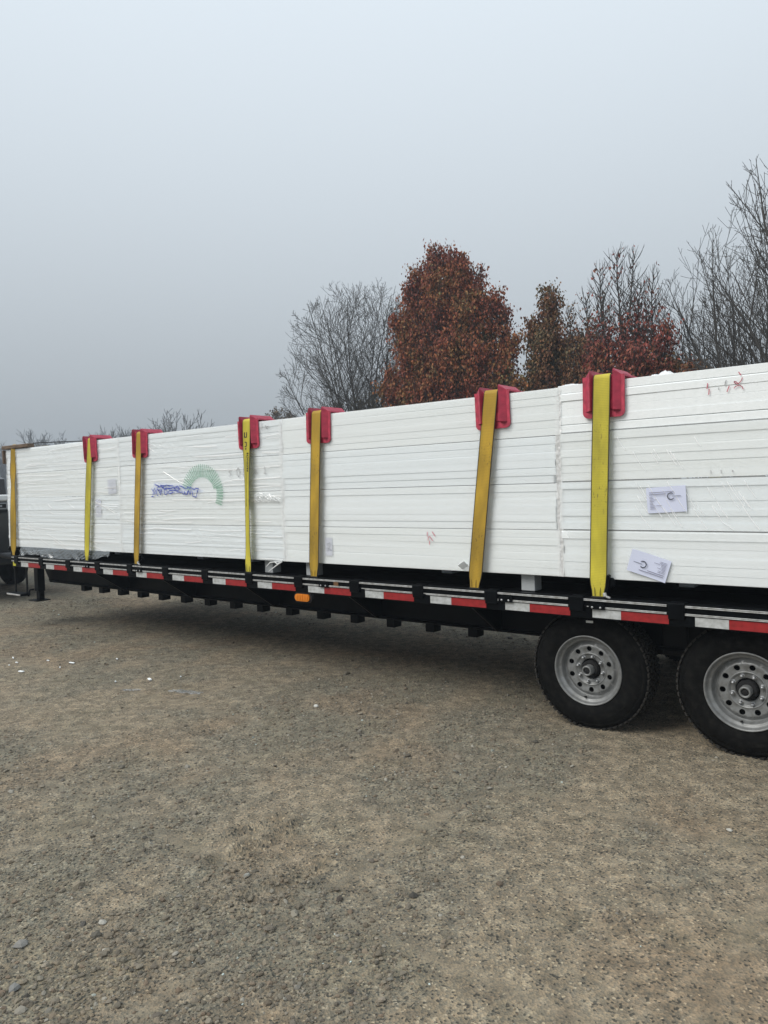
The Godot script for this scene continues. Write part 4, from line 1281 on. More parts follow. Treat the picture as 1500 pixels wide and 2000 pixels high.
func protector(x: float, yt: float, idx: int):
	var labels = {1: "red plastic corner protector on the front stack, nearest the truck", 2: "red plastic corner protector above the blue and green print", 3: "red plastic corner protector under the twisted lettered strap", 4: "red plastic corner protector on the strap above the amber light", 5: "red plastic corner protector under the leaning strap", 6: "largest looking red plastic corner protector, on the rear stack above the wheel"}
	var t = thing("corner_protector", labels[idx], "corner protector", Vector3(x, yt - 0.008, -NF + 0.012), "red corner protectors under the straps")
	var W = 0.262; var H = 0.232; var th = 0.010
	t.rotation.z = [0, 0.05, -0.02, 0.03, -0.02, 0.03, -0.01][idx]
	# plates: rounded lower corners
	var pl = PackedVector2Array([Vector2(W / 2, 0.010), Vector2(-W / 2, 0.010)])
	for k in 7:
		var a = PI + PI / 2 * k / 6.0
		pl.append(Vector2(-W / 2 + 0.035 + 0.035 * cos(a), -H + 0.035 + 0.035 * sin(a)))
	for k in 7:
		var a = PI * 1.5 + PI / 2 * k / 6.0
		pl.append(Vector2(W / 2 - 0.035 + 0.035 * cos(a), -H + 0.035 + 0.035 * sin(a)))
	var g = Geo.new()
	g.extrude(pl, Vector3.ZERO, Vector3.RIGHT, Vector3.UP, Vector3(0, 0, th))
	obj("side_plate", g, M.red, t)
	g = Geo.new()
	g.extrude(pl, Vector3(0, 0.010, 0.0), Vector3.RIGHT, Vector3(0, 0, 1), Vector3(0, th, 0))
	obj("top_plate", g, M.red, t)
	# hollow three-sided ribs either side of the strap: down the face and back over the top
	for s in [-1, 1]:
		g = Geo.new()
		var xi = s * 0.060; var xo = s * 0.112; var xa = s * 0.072; var d = 0.036
		var yb = -H + 0.040
		var ib = Vector3(xi, 0, th); var ob = Vector3(xo, 0, th); var ap = Vector3(xa, 0, th + d)
		var it = Vector3(xi, 0.020, 0); var ot = Vector3(xo, 0.020, 0); var at_ = Vector3(xa, 0.020 + d, 0)
		# mitre points at the corner
		var mi = Vector3(xi, 0.020, th); var mo = Vector3(xo, 0.020, th); var ma = Vector3(xa, 0.020 + d, th + d)
		var zb = -H + 0.03
		for pr in [[ib, mi, it, ap, ma, at_], [ob, mo, ot, ap, ma, at_]]:
			var lo1 = Vector3(pr[0].x, yb, pr[0].z); var lo2 = Vector3(pr[3].x, yb + 0.002, pr[3].z)
			var out = Vector3(pr[0].x - xa, 0, 0.02)
			g.face([lo1, Vector3(pr[1].x, pr[1].y, pr[1].z), Vector3(pr[4].x, pr[4].y - 0.010, pr[4].z), lo2], out)
			var bk1 = Vector3(pr[2].x, pr[2].y, zb); var bk2 = Vector3(pr[5].x, pr[5].y, zb)
			g.face([Vector3(pr[1].x, pr[1].y, pr[1].z), bk1, bk2, Vector3(pr[4].x, pr[4].y, pr[4].z - 0.010)], Vector3(pr[0].x - xa, 0.02, 0))
			# bevel at the bend
			g.face([Vector3(pr[1].x, pr[1].y, pr[1].z), Vector3(pr[4].x, pr[4].y - 0.010, pr[4].z), Vector3(pr[4].x, pr[4].y, pr[4].z - 0.010)], Vector3(pr[0].x - xa, 0.02, 0.02))
		obj("rib", g, M.red, t)
	# strap seat between the ribs, over the bend
	g = Geo.new()
	g.box(Vector3(0, 0.016, -0.08), Vector3(0.120, 0.010, 0.20), 0.003)
	g.box(Vector3(0, -0.085, 0.012), Vector3(0.120, 0.20, 0.010), 0.003)
	obj("strap_seat", g, M.red, t)

# ---------------------------------------------------------------- tow truck
func truck():
	var t = thing("pickup_truck", "dark pickup truck towing the trailer, only its tailgate and cab window in view", "truck", Vector3(-11.75, 0, -5.64))
	var g = Geo.new()
	# bed and cab side, x runs forward as negative
	var lower = PackedVector2Array([Vector2(0, 0.62), Vector2(0, 1.36), Vector2(-2.05, 1.38), Vector2(-2.05, 1.42), Vector2(-4.35, 1.40), Vector2(-6.5, 1.34), Vector2(-6.85, 1.20), Vector2(-6.88, 0.55)])
	var arch = func(cx: float) -> Array:
		var o = []
		for k in 13:
			var a = PI * k / 12.0
			o.append(Vector2(cx - 0.48 * cos(a), 0.55 + 0.44 * sin(a)))
		return o
	for q in arch.call(-5.9): lower.append(q)
	for q in arch.call(-2.15): lower.append(q)
	lower.append(Vector2(-0.3, 0.58))
	g.extrude(lower, Vector3(0, 0, 0.80), Vector3.RIGHT, Vector3.UP, Vector3(0, 0, 0.20))
	g.extrude(lower, Vector3(0, 0, -1.0), Vector3.RIGHT, Vector3.UP, Vector3(0, 0, 0.20))
	g.box(Vector3(-3.0, 0.80, 0), Vector3(5.6, 0.12, 1.62), 0.02)
	g.box(Vector3(-5.4, 1.22, 0), Vector3(2.8, 0.30, 1.62), 0.05)
	g.box(Vector3(-2.03, 1.10, 0), Vector3(0.06, 0.60, 1.62), 0.01)
	# cab shell: posts and roof
	var cabp = PackedVector2Array([Vector2(-2.10, 1.40), Vector2(-2.18, 1.93), Vector2(-2.35, 1.985), Vector2(-3.6, 1.985), Vector2(-4.45, 1.40)])
	g.extrude(cabp, Vector3(0, 0, -0.80), Vector3.RIGHT, Vector3.UP, Vector3(0, 0, 1.60))
	obj("body", g, M.truck, t)
	g = Geo.new(); g.box(Vector3(-2.125, 1.67, 0), Vector3(0.02, 0.34, 1.36), 0.008, Basis.from_euler(Vector3(0, 0, 0.15))); obj("rear_window", g, M.glass, t)
	for s in [-1, 1]:
		g = Geo.new()
		g.extrude(PackedVector2Array([Vector2(-2.30, 1.46), Vector2(-2.34, 1.90), Vector2(-3.15, 1.92), Vector2(-3.15, 1.46)]), Vector3(0, 0, s * 0.803 - 0.004), Vector3.RIGHT, Vector3.UP, Vector3(0, 0, 0.008))
		obj("side_window", g, M.glass, t)
		g = Geo.new()
		g.extrude(PackedVector2Array([Vector2(-3.25, 1.46), Vector2(-3.25, 1.92), Vector2(-3.55, 1.92), Vector2(-4.22, 1.46)]), Vector3(0, 0, s * 0.803 - 0.004), Vector3.RIGHT, Vector3.UP, Vector3(0, 0, 0.008))
		obj("side_window", g, M.glass, t)
		g = Geo.new(); g.box(Vector3(0.005, 1.10, s * 0.90), Vector3(0.03, 0.42, 0.13), 0.012); obj("tail_light", g, M.tape_red, t)
	g = Geo.new(); g.box(Vector3(-2.22, 1.985, 0), Vector3(0.10, 0.03, 1.30), 0.01); obj("roof_trim", g, M.chrome, t)
	var tg = sub("tailgate", t)
	g = Geo.new(); g.box(Vector3(-0.02, 1.05, 0), Vector3(0.07, 0.62, 1.56), 0.015); obj("panel", g, M.truck, tg)
	g = Geo.new(); g.box(Vector3(0.020, 1.46, 0), Vector3(0.05, 0.11, 1.60), 0.014); obj("spoiler", g, M.chrome, tg)
	g = Geo.new(); g.box(Vector3(-0.02, 1.585, 0.0), Vector3(0.16, 0.10, 1.50), 0.02); obj("cap_rail", g, M.white, tg)
	g = Geo.new(); g.box(Vector3(0.047, 1.462, 0.42), Vector3(0.006, 0.062, 0.40), 0.002); obj("name_plate", g, M.blackmatte, tg)
	g = Geo.new()
	for k in 5: g.box(Vector3(0.0515, 1.462, 0.30 + k * 0.062), Vector3(0.003, 0.030, 0.034), 0.0)
	obj("plate_lettering", g, M.chrome, tg)
	g = Geo.new(); g.box(Vector3(0.10, 0.66, 0), Vector3(0.18, 0.18, 1.80), 0.03); obj("bumper", g, M.truck, t)
	for x in [-2.15, -5.9]:
		for s in [-1, 1]:
			var w = sub("wheel", t, Vector3(x, 0.40, s * 0.99))
			if s < 0: w.rotation.y = PI
			g = Geo.new()
			g.lathe([Vector2(0.22, -0.02), Vector2(0.26, 0.0), Vector2(0.34, 0.0), Vector2(0.385, -0.02), Vector2(0.40, -0.05), Vector2(0.40, -0.05), Vector2(0.40, -0.22), Vector2(0.36, -0.25)], 40, Vector3.ZERO, true)
			obj("tyre", g, M.rubber, w)
			g = Geo.new()
			g.lathe([Vector2(0.225, -0.01), Vector2(0.215, -0.01), Vector2(0.205, -0.04), Vector2(0.10, -0.05), Vector2(0.06, -0.02), Vector2(0.0, -0.02)], 40, Vector3.ZERO, true)
			obj("rim", g, M.black, w)

# ---------------------------------------------------------------- trees
class Grower:
	var rng := RandomNumberGenerator.new()
	var g: Geo
	var tips := []        # [position, direction, level]
	var spread := [0.6, 0.55, 0.6]
	var kids := [8, 7, 5]
	var ratio := [0.55, 0.5, 0.5]
	var trop := 0.10
	var wander := 0.10
	var minr := 0.004
	var maxl := 3
	var env_c := Vector3.ZERO
	var env_r := Vector3.ZERO
	func grow(p: Vector3, d: Vector3, l: float, r: float, level: int):
		var segs = 6 if level < 2 else 4
		var pts = PackedVector3Array([p]); var rad = PackedFloat32Array([r])
		var dirs = [d]
		for i in segs:
			d = (d + Vector3(rng.randfn(), rng.randfn(), rng.randfn()) * wander + Vector3.UP * trop).normalized()
			if env_r.x > 0.0 and i > 0:
				var e = (p + d * l / segs - env_c) / env_r
				if e.length() > 1.0 + 0.07 * rng.randfn() and p.y > 2.0:
					rad[rad.size() - 1] = minr
					break
			p += d * l / segs
			pts.append(p); dirs.append(d)
			rad.append(maxf(r * (1.0 - 0.78 * (i + 1.0) / segs), minr))
		g.tube(pts, rad, 7 if level == 0 else (5 if level == 1 else 3))
		if level >= 1: 
			for i in range(1, pts.size()): tips.append([pts[i], dirs[i], level])
		segs = pts.size() - 1
		if level >= maxl: return
		var n = kids[mini(level, kids.size() - 1)]
		var az = rng.randf() * TAU
		for k in n:
			var t = lerpf(0.22 if level > 0 else 0.15, 0.97, (k + rng.randf() * 0.8) / n)
			var fi = t * segs; var i = mini(int(fi), segs - 1)
			var q = pts[i].lerp(pts[i + 1], fi - i)
			var dd: Vector3 = dirs[i + 1]
			var u = dd.cross(Vector3.UP if absf(dd.y) < 0.95 else Vector3.RIGHT).normalized()
			az += 2.4 + rng.randf_range(-0.5, 0.5)
			u = u.rotated(dd, az)
			var sp = spread[mini(level, spread.size() - 1)] * rng.randf_range(0.75, 1.3)
			var nd = (dd * cos(sp) + u * sin(sp)).normalized()
			var nl = l * ratio[mini(level, ratio.size() - 1)] * (1.15 - 0.55 * t) * rng.randf_range(0.75, 1.2)
			grow(q, nd, nl, maxf(lerpf(rad[i], rad[i + 1], fi - i) * 0.62, minr), level + 1)

func leaf_mesh(len_: float) -> ArrayMesh:
	var g = Geo.new()
	var w = len_ * 0.34
	var a = Vector3(0, 0, 0); var b = Vector3(-w, -len_ * 0.42, w * 0.45); var c = Vector3(0, -len_ * 0.5, 0); var d = Vector3(w, -len_ * 0.42, w * 0.45); var e = Vector3(0, -len_, len_ * 0.18)
	g.face([a, b, c], Vector3.BACK); g.face([b, e, c], Vector3.BACK); g.face([a, c, d], Vector3.BACK); g.face([c, e, d], Vector3.BACK)
	return g.mesh(M.leaf)

func leaves(parent: Node3D, called: String, spots: Array, size: float, r: RandomNumberGenerator):
	# spots: [position, colour]
	var mm = MultiMesh.new(); mm.transform_format = MultiMesh.TRANSFORM_3D; mm.use_colors = true
	mm.mesh = leaf_mesh(size); mm.instance_count = spots.size()
	var buf = PackedFloat32Array()
	for s in spots:
		var b = Basis.from_euler(Vector3(r.randf_range(-0.7, 0.9), r.randf() * TAU, r.randf_range(-0.6, 0.6))).scaled(Vector3.ONE * r.randf_range(0.5, 1.3))
		var p: Vector3 = s[0]; var c: Color = s[1]
		buf.append_array([b.x.x, b.y.x, b.z.x, p.x, b.x.y, b.y.y, b.z.y, p.y, b.x.z, b.y.z, b.z.z, p.z, c.r, c.g, c.b, 1.0])
	mm.buffer = buf
	var o = MultiMeshInstance3D.new(); o.multimesh = mm; o.name = called; parent.add_child(o, true)
	o.set_meta("kind", "stuff")

# a pear tree made of several upright leaders; each leader: [dx, dz, top, reach, leafiness]
func pear(called: String, label: String, at: Vector3, leaders: Array, n_leaves: int, cols: Array, s: int, bare_above: float, leaf: float):
	var t = thing(called, label, "tree", at, "pear trees behind the trailer")
	var gr = Grower.new(); gr.rng.seed = s; gr.g = Geo.new()
	var r = RandomNumberGenerator.new(); r.seed = s + 1
	gr.g.tube(PackedVector3Array([Vector3(0, -0.1, 0), Vector3(0.02, 1.0, 0), Vector3(0, 1.9, 0)]), PackedFloat32Array([0.17, 0.14, 0.12]), 9)
	var spots = []
	var hue = noise(s + 7, 0.9, 3); var gapn = noise(s + 8, 1.15, 3)
	var twigs = []
	for L in leaders:
		var top = Vector3(L[0], L[2], L[1])
		var base = Vector3(L[0] * 0.08, 1.5, L[1] * 0.08)
		var pts = PackedVector3Array(); var rad = PackedFloat32Array()
		for k in 9:
			var q = k / 8.0
			var p = base.lerp(top, q); 
			var bow = sin(q * PI) * 0.14
			p += Vector3(L[0], 0, L[1]) * bow + Vector3(r.randfn(), 0, r.randfn()) * 0.03
			pts.append(p); rad.append(lerpf(0.075, 0.006, pow(q, 0.8)))
		gr.g.tube(pts, rad, 6)
		var h = L[2] - 1.5
		var nt = int(30 + 9 * h)
		for k in nt:
			var q = lerpf(0.10, 0.99, (k + r.randf()) / nt)
			var i = mini(int(q * 8), 7)
			var p = pts[i].lerp(pts[i + 1], q * 8 - i)
			var az = k * 2.4 + r.randf_range(-0.4, 0.4)
			var ln = L[3] * 1.3 * (1.05 - 0.72 * pow(q, 2.2)) * r.randf_range(0.6, 1.15)
			var d = Vector3(cos(az), r.randf_range(0.75, 1.5), sin(az)).normalized()
			var tp = PackedVector3Array([p]); var tr_ = PackedFloat32Array([0.012])
			for j in 4:
				d = (d + Vector3.UP * 0.16 + Vector3(r.randfn(), r.randfn(), r.randfn()) * 0.08).normalized()
				p += d * ln / 4; tp.append(p); tr_.append(maxf(0.011 - 0.0022 * j, 0.0035))
			gr.g.tube(tp, tr_, 3)
			twigs.append([tp, L[4]])
			for j in 2:
				var sp = tp[1 + j * 2 - j]; var sd = (d + Vector3(r.randfn(), r.randf() * 0.6, r.randfn()) * 0.6).normalized()
				var st = PackedVector3Array([sp, sp + sd * ln * 0.28, sp + sd * ln * 0.5 + Vector3.UP * 0.05])
				gr.g.tube(st, PackedFloat32Array([0.006, 0.005, 0.003]), 3)
				twigs.append([PackedVector3Array([st[0], st[0].lerp(st[1], 0.5), st[1], st[1].lerp(st[2], 0.5), st[2]]), L[4]])
	var tries = 0
	while spots.size() < n_leaves and tries < n_leaves * 6:
		tries += 1
		var tw = twigs[r.randi() % twigs.size()]
		if r.randf() > tw[1]: continue
		var tp: PackedVector3Array = tw[0]
		var q = pow(r.randf(), 0.8) * 3.98
		var i = int(q)
		var p = tp[i].lerp(tp[i + 1], q - i) + Vector3(r.randfn(), r.randfn() - 0.3, r.randfn()) * 0.095
		if bare_above < 50.0 and r.randf() < smoothstep(bare_above - 1.4, bare_above + 0.5, p.y) * 0.95: continue
		if gapn.get_noise_3d(p.x, p.y * 0.8, p.z) > 0.36 and r.randf() < 0.85: continue
		var hv = hue.get_noise_3d(p.x, p.y, p.z) * 1.2 + r.randfn() * 0.28
		var c: Color
		var hs = clampf(hv * 0.5 + 0.5, 0.0, 0.999) * (cols.size() - 1)
		c = cols[int(hs)].lerp(cols[int(hs) + 1], hs - int(hs))
		c = c * r.randf_range(0.6, 1.35)
		c = Color(c.r * 1.85, c.g * 1.5, c.b * 1.35)
		spots.append([p, c])
	obj("trunk", gr.g, M.bark, t)
	leaves(t, "crown", spots, leaf, r)
	return t

func bare_tree(called: String, label: String, at: Vector3, stems: Array, s: int, kids: Array, ratio: Array, minr: float, m: Material, spread := [0.6, 0.55, 0.6], env_c := Vector3.ZERO, env_r := Vector3.ZERO):
	var t = thing(called, label, "tree", at, "")
	var gr = Grower.new(); gr.rng.seed = s; gr.g = Geo.new(); gr.minr = minr
	gr.kids = kids; gr.ratio = ratio; gr.spread = spread; gr.trop = 0.06; gr.wander = 0.06; gr.maxl = kids.size(); gr.env_c = env_c; gr.env_r = env_r
	gr.g.tube(PackedVector3Array([Vector3(0, -0.1, 0), Vector3(0.0, 0.8, 0), Vector3(0, 1.4, 0)]), PackedFloat32Array([0.22, 0.18, 0.15]), 9)
	for q in stems:
		# [bearing in the picture plane, lean, length, thickness]
		var d = Vector3(sin(q[1]) * cos(q[0]), cos(q[1]), sin(q[1]) * sin(q[0]))
		gr.grow(Vector3(0, q[4] if q.size() > 4 else 1.2, 0), d, q[2], q[3], 0)
	obj("trunk", gr.g, m, t)
	return [t, gr]

func trees():
	var browns = [Color(0.050, 0.016, 0.014), Color(0.085, 0.024, 0.015), Color(0.125, 0.036, 0.016), Color(0.140, 0.060, 0.020), Color(0.112, 0.070, 0.022), Color(0.062, 0.068, 0.026)]
	var dulls = [Color(0.055, 0.022, 0.016), Color(0.085, 0.035, 0.017), Color(0.095, 0.055, 0.022), Color(0.065, 0.055, 0.024), Color(0.048, 0.050, 0.026)]
	var reds = [Color(0.048, 0.024, 0.020), Color(0.080, 0.026, 0.020), Color(0.118, 0.030, 0.024), Color(0.125, 0.046, 0.024), Color(0.095, 0.064, 0.028)]
	# big brown pear: leaders give the notched top and the lower right shoulder
	pear("pear_tree", "tall dense pear tree in rust brown leaf, biggest of the leafy trees behind the load", Vector3(-12.75, 0, -19.5), [
		[-0.35, 0.1, 8.75, 1.15, 1.0], [0.0, -0.1, 8.65, 1.0, 1.0], [-0.7, -0.2, 8.5, 1.1, 1.0], [0.55, 0.05, 8.35, 1.0, 1.0], [1.05, -0.1, 7.9, 1.0, 1.0], [1.7, 0.0, 7.05, 1.0, 1.0], [-1.25, 0.1, 7.7, 1.1, 1.0], [-0.95, 0.3, 8.2, 1.1, 1.0], [0.35, -0.2, 8.4, 1.0, 1.0], [0.75, 0.3, 8.2, 1.0, 1.0], [-1.55, -0.2, 7.1, 1.1, 1.0],
		[1.35, 0.2, 7.2, 1.05, 1.0], [1.95, -0.1, 6.6, 1.05, 1.0], [2.35, 0.1, 5.7, 1.0, 1.0], [-2.05, 0.2, 5.2, 1.0, 1.0], [0.1, 0.9, 7.7, 1.2, 1.0], [0.2, -1.0, 7.4, 1.2, 1.0], [2.3, 0.6, 4.8, 1.0, 1.0], [-1.2, 0.9, 6.6, 1.1, 1.0], [1.1, 0.9, 6.6, 1.1, 1.0], [-0.6, 1.1, 5.6, 1.2, 1.0], [0.7, 1.2, 5.6, 1.2, 1.0], [1.7, 0.9, 5.4, 1.1, 1.0], [-1.8, 0.8, 4.6, 1.1, 1.0], [0.0, 1.3, 4.4, 1.2, 1.0]], 98000, browns, 501, 99.0, 0.100)
	pear("pear_tree", "narrow dark brown pear tree between the big rust one and the half bare red one", Vector3(-9.55, 0, -19.8), [
		[0.0, 0.0, 6.95, 0.75, 1.0], [0.28, 0.1, 6.75, 0.7, 1.0], [-0.35, 0.2, 6.1, 0.75, 1.0], [0.55, -0.1, 5.5, 0.75, 1.0], [-0.55, -0.3, 4.9, 0.75, 1.0], [0.2, 0.6, 5.6, 0.8, 1.0], [0.0, -0.6, 5.6, 0.8, 1.0]], 22000, dulls, 511, 99.0, 0.096)
	pear("pear_tree", "half bare pear tree with twiggy top and thinning grey brown leaves", Vector3(-8.15, 0, -19.3), [
		[0.0, 0.0, 6.5, 0.8, 0.8], [-0.4, 0.2, 6.2, 0.75, 0.75], [0.4, -0.2, 6.6, 0.8, 0.7], [-0.25, -0.4, 5.6, 0.8, 0.9], [0.2, 0.5, 5.2, 0.9, 1.0]], 10000, dulls, 521, 5.9, 0.088)
	pear("pear_tree", "pear tree with bare upper twigs and bright red lower leaves", Vector3(-7.0, 0, -18.8), [
		[-0.1, 0.0, 7.3, 0.95, 0.8], [0.35, 0.2, 7.15, 0.9, 0.7], [-0.5, 0.2, 7.0, 0.85, 0.75], [0.85, 0.0, 6.6, 0.95, 0.55], [0.3, -0.5, 6.6, 0.9, 0.7], [1.2, 0.3, 5.2, 0.9, 0.9], [-0.4, 0.6, 5.0, 0.95, 1.0], [0.5, 0.8, 4.6, 1.0, 1.0], [1.0, -0.5, 4.4, 0.9, 1.0]], 14000, reds, 531, 5.9, 0.096)
	# low red and ochre bushes
	pear("red_shrub", "low red and ochre bush at the right edge of the leafy trees", Vector3(-5.75, 0, -18.6), [
		[0.0, 0.0, 4.35, 0.8, 1.0], [0.5, 0.1, 4.15, 0.7, 1.0], [-0.5, 0.2, 4.4, 0.7, 1.0], [0.8, -0.2, 3.95, 0.6, 1.0]], 8000, [reds[2], reds[3], reds[4], browns[4], reds[2]], 541, 99.0, 0.085)
	pear("ochre_shrub", "olive and ochre bush between the rust brown and narrow pear trees", Vector3(-10.35, 0, -18.9), [
		[0.0, 0.0, 4.7, 0.7, 1.0], [0.35, 0.1, 4.4, 0.6, 1.0], [-0.35, 0.2, 4.3, 0.6, 1.0]], 6000, [browns[3], browns[4], browns[5], Color(0.10, 0.085, 0.02)], 551, 99.0, 0.092)
	# bare trees
	var st = []
	for q in [[3.0, 0.95, 5.4], [3.3, 0.62, 6.4], [2.9, 0.40, 6.9], [0.4, 0.10, 7.3], [3.6, 0.20, 7.2], [0.1, 0.36, 6.8], [0.0, 0.62, 5.8], [1.6, 0.30, 7.0], [4.7, 0.30, 6.9], [3.1, 1.12, 4.6], [2.6, 0.75, 5.6], [0.3, 0.85, 4.8], [1.0, 0.18, 7.2], [5.4, 0.22, 7.0], [2.2, 0.3, 7.0], [6.0, 0.48, 6.2], [3.0, 0.08, 7.4]]:
		st.append([q[0], q[1], q[2], 0.042])
	bare_tree("bare_tree", "leafless fan shaped tree left of the rust brown pear tree", Vector3(-17.45, 0, -21.0), st, 601, [13, 9, 3], [0.40, 0.46, 0.5], 0.0052, M.bark, [0.72, 0.62, 0.6], Vector3(-0.1, 4.4, 0), Vector3(3.35, 4.75, 3.2))
	st = []
	for q in [[3.0, 0.75, 6.0], [3.4, 0.45, 7.2], [2.8, 0.22, 7.6], [0.3, 0.15, 7.6], [0.1, 0.5, 6.5], [3.2, 1.0, 5.0], [1.6, 0.5, 6.0], [4.7, 0.4, 6.4], [2.7, 0.6, 6.4], [3.6, 0.85, 5.4], [2.9, 0.35, 7.2], [0.2, 0.32, 7.0], [3.0, 0.5, 6.9], [5.5, 0.3, 7.0]]: st.append([q[0], q[1], q[2], 0.042])
	bare_tree("bare_tree", "wide leafless tree behind the rear stack, in front of the taller one", Vector3(-4.45, 0, -20.5), st, 611, [10, 6, 2], [0.40, 0.48, 0.5], 0.0050, M.bark, [0.5, 0.5, 0.55], Vector3(0.3, 3.8, 0), Vector3(3.0, 4.75, 3.0))
	st = []
	for q in [[3.0, 0.6, 8.2], [3.3, 0.3, 9.4], [0.0, 0.1, 9.8], [0.2, 0.5, 8.0], [3.1, 0.9, 6.8], [1.6, 0.4, 8.0], [4.7, 0.4, 8.0], [2.7, 0.75, 7.4], [2.9, 0.45, 8.8], [3.5, 0.15, 9.6], [3.0, 1.05, 6.0]]: st.append([q[0], q[1], q[2], 0.050])
	bare_tree("bare_tree", "tallest leafless tree, cut off by the right edge of the photo", Vector3(-2.3, 0, -18.6), st, 621, [10, 6, 2], [0.40, 0.48, 0.5], 0.0050, M.bark, [0.5, 0.5, 0.55], Vector3(0.3, 4.6, 0), Vector3(3.2, 5.0, 3.0))
	# thicket below them
	var lab = ["tangled bare thicket below the tallest leafless tree", "tangled bare thicket behind the red bush", "tangled bare thicket between the two right hand leafless trees"]
	var k = 0
	for q in [[-2.4, -19.8, 5.0], [-5.3, -21.2, 4.8], [-3.7, -19.2, 4.9]]:
		st = []
		for j in 16:
			var a = j * 2.4
			st.append([a, 0.25 + 0.5 * fposmod(j * 0.37, 1.0), q[2] * (0.7 + 0.3 * fposmod(j * 0.61, 1.0)), 0.035, 0.3])
		bare_tree("bare_thicket", lab[k], Vector3(q[0], 0, q[1]), st, 631 + k, [7, 5], [0.42, 0.5], 0.0048, M.bark, [0.5, 0.6])
		k += 1
	# leafy scrub round the foot of the left bare tree
	pear("leafy_scrub", "dark green scrub with sparse leaves at the foot of the left leafless tree", Vector3(-17.2, 0, -20.6), [
		[0.0, 0.0, 4.6, 0.8, 1.0], [-0.9, 0.2, 4.5, 0.8, 1.0], [0.7, 0.1, 4.7, 0.8, 1.0], [1.5, 0.1, 4.4, 0.8, 0.8]], 2600, [Color(0.03, 0.033, 0.02), Color(0.05, 0.05, 0.025), Color(0.04, 0.045, 0.02)], 561, 99.0, 0.075)
	# dark evergreen-looking bush far left of it
	pear("dark_bush", "rounded dark bush peeping over the load left of the fan shaped tree", Vector3(-39.6, 0, -38.0), [
		[0.0, 0.0, 7.2, 1.4, 1.0], [-1.2, 0.2, 6.6, 1.3, 1.0], [1.3, 0.1, 6.9, 1.3, 1.0], [2.3, 0.1, 6.0, 1.2, 1.0], [-2.2, 0.2, 5.6, 1.2, 1.0], [0.3, 1.0, 6.6, 1.3, 1.0]], 7000, [Color(0.045, 0.042, 0.025), Color(0.06, 0.05, 0.03), Color(0.075, 0.065, 0.035)], 571, 99.0, 0.16)
	# far tree line
	var far = []
	for v in 3:
		st = []
		for j in 7:
			st.append([j * 2.4, 0.12 + 0.5 * fposmod(j * 0.37, 1.0), 7.6 + 1.5 * fposmod(j * 0.7, 1.0), 0.16])
		var ft = bare_tree("far_tree", "far leafless tree in the misty line beyond the front of the load", Vector3.ZERO, st, 700 + v, [8, 6], [0.42, 0.5], 0.026, M.bark_far, [0.6, 0.6])[0]
		ft.set_meta("group", "far trees along the misty horizon")
		far.append(ft)
	var r = RandomNumberGenerator.new(); r.seed = 77
	var spots = []
	for q in [[-116.0, 0.92], [-111.8, 0.97], [-107.0, 0.76], [-104.6, 0.80], [-102.2, 0.70], [-99.8, 0.74], [-97.6, 0.80], [-95.6, 0.86], [-93.6, 0.84], [-91.6, 0.88], [-89.6, 0.85], [-87.4, 0.86], [-85.6, 0.82], [-83.8, 0.86], [-82.0, 0.80], [-78.9, 0.98], [-76.4, 0.80], [-74.0, 0.72], [-71.3, 0.68], [-68.5, 0.66], [-65.5, 0.64], [-130.5, 0.86], [-127.0, 0.78], [-133.0, 0.88], [-120.5, 0.78], [-113.5, 0.74], [-109.5, 0.78], [-103.4, 0.74], [-98.8, 0.74], [-94.6, 0.80], [-90.5, 0.82], [-88.4, 0.8], [-86.4, 0.8], [-84.8, 0.78], [-80.6, 0.78]]:
		spots.append(q)
	for i in spots.size():
		var o: Node3D = far[i] if i < 3 else far[i % 3].duplicate()
		if i >= 3:
			o.name = numbered("far_tree"); add_child(o, true)
		o.position = Vector3(spots[i][0], 0, -60.0 + r.randf_range(-2.5, 2.5))
		o.rotation.y = r.randf() * TAU
		o.scale = Vector3.ONE * spots[i][1] * 1.14
		if true:
			var rank = 0
			for q in spots:
				if q[0] < spots[i][0]: rank += 1
			o.set_meta("label", "far leafless tree in the misty line, %s from its left end" % ordinal(rank + 1))
		if spots[i][0] == -78.9: o.set_meta("label", "largest far leafless tree, rising above the rest of the misty line")

func ordinal(k: int) -> String:
	var ones = ["", "first", "second", "third", "fourth", "fifth", "sixth", "seventh", "eighth", "ninth", "tenth", "eleventh", "twelfth", "thirteenth", "fourteenth", "fifteenth", "sixteenth", "seventeenth", "eighteenth", "nineteenth"]
	if k < 20: return ones[k]
	var t = ["", "", "twent", "thirt", "fort"][k / 10]
	return t + ("ieth" if k % 10 == 0 else "y " + ones[k % 10])
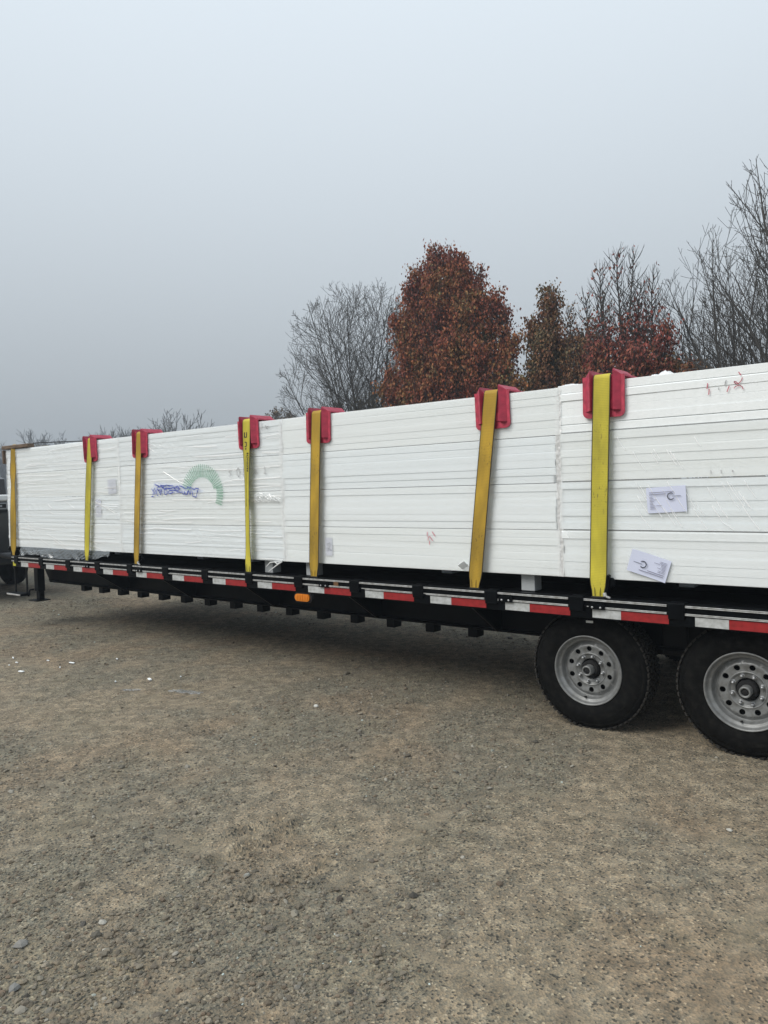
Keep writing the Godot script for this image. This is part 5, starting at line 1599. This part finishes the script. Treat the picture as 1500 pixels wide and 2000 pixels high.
# ---------------------------------------------------------------- scraps on the ground
func scraps():
	var r = RandomNumberGenerator.new(); r.seed = 3
	var L = [[-7.17, -3.28, 0.02], [-7.45, -3.45, 0.05], [-7.21, -3.37, 0.035], [-7.0, -3.57, 0.03], [-6.81, -3.22, 0.09], [-6.61, -3.48, 0.025], [-6.69, -3.64, 0.07], [-6.46, -3.97, 0.025], [-5.52, -3.69, 0.10], [-5.70, -3.48, 0.022], [-5.36, -3.89, 0.014]]
	var i = 0
	for q in L:
		var g = Geo.new()
		g.box(Vector3(0, 0.006, 0), Vector3(q[2], 0.010, maxf(0.012, q[2] * 0.25)), 0.003, Basis.from_euler(Vector3(0.05, r.randf_range(-0.6, 0.2), r.randf_range(-0.1, 0.1))))
		var o = obj("foam_scrap", g, M.foam); o.position = Vector3(q[0], gh(q[0], q[1]) + 0.002, q[1])
		var rank = 0
		for w in L:
			if w[0] < q[0]: rank += 1
		var lb = "small white foam scrap on the gravel at the left, %s from the leftmost scrap" % ordinal(rank + 1)
		if i == 4: lb = "long white foam sliver nearest the camera among the scraps on the left gravel"
		if i == 6: lb = "long white foam sliver in the middle of the scraps on the left gravel"
		if i == 8: lb = "longest white foam sliver, lying apart to the right of the other scraps"
		tag(o, lb, "foam scrap", "white foam scraps on the gravel")
		i += 1
	# thin film pieces flat on the ground
	i = 0
	for q in [[-4.93, -3.62, 0.30, 0.09], [-5.35, -3.40, 0.14, 0.06]]:
		var f = noise(900 + i, 9.0, 3)
		var rows = []
		for a in 7:
			var row = []
			for b in 13:
				var u = b / 12.0 - 0.5; var w = a / 6.0 - 0.5
				var x = u * q[2] + 0.03 * f.get_noise_2d(u * 2, w * 2); var zz = w * q[3] * (1.0 - u * u * 2.0) - u * 0.08
				row.append(Vector3(x, 0.006 + 0.008 * f.get_noise_2d(u * 3, w * 4 + 5), zz))
			rows.append(row)
		var g = Geo.new(); g.grid(rows, Vector3.UP)
		var o = obj("plastic_scrap", g, M.film_loose); o.position = Vector3(q[0], gh(q[0], q[1]) + 0.004, q[1])
		tag(o, ["larger flat scrap of clear plastic on the gravel", "smaller flat scrap of clear plastic left of the larger one"][i], "plastic scrap", "plastic scraps on the gravel")
		i += 1
	# stones that stand out
	var st = [[-3.77, -3.90, 0.040, Color(0.62, 0.62, 0.58), "bright white stone lying alone in front of the trailer's middle"], [-2.64, -1.20, 0.052, Color(0.215, 0.21, 0.195), "squarish pale grey stone at the lower left"], [-2.43, -1.08, 0.048, Color(0.19, 0.19, 0.18), "flat blue grey stone at the lower left edge of the photo"], [-1.71, -2.27, 0.040, Color(0.050, 0.047, 0.040), "dark pointed clod standing in the middle foreground"], [-1.93, -2.09, 0.032, Color(0.055, 0.045, 0.036), "small dark clod left of the pointed one"], [-2.53, -1.45, 0.036, Color(0.36, 0.35, 0.31), "pale flat stone above the lower left corner"], [-2.35, -1.99, 0.035, Color(0.27, 0.27, 0.24), "pale angular stone just beside the shallow ruts"], [-0.87, -3.53, 0.028, Color(0.42, 0.41, 0.37), "small pale stone right of the centre, in front of the rear wheel"]]
	var k = 0
	for q in st:
		var m = mat(Color(q[3]).linear_to_srgb(), 0.9)
		var o = put("stone", stone_mesh(60 + k, m, 0.55)); o.position = Vector3(q[0], gh(q[0], q[1]) + q[2] * 0.12, q[1]); o.scale = Vector3.ONE * q[2] * 1.2
		o.rotation.y = k * 1.3
		tag(o, q[4], "stone", "single stones that stand out on the gravel")
		k += 1
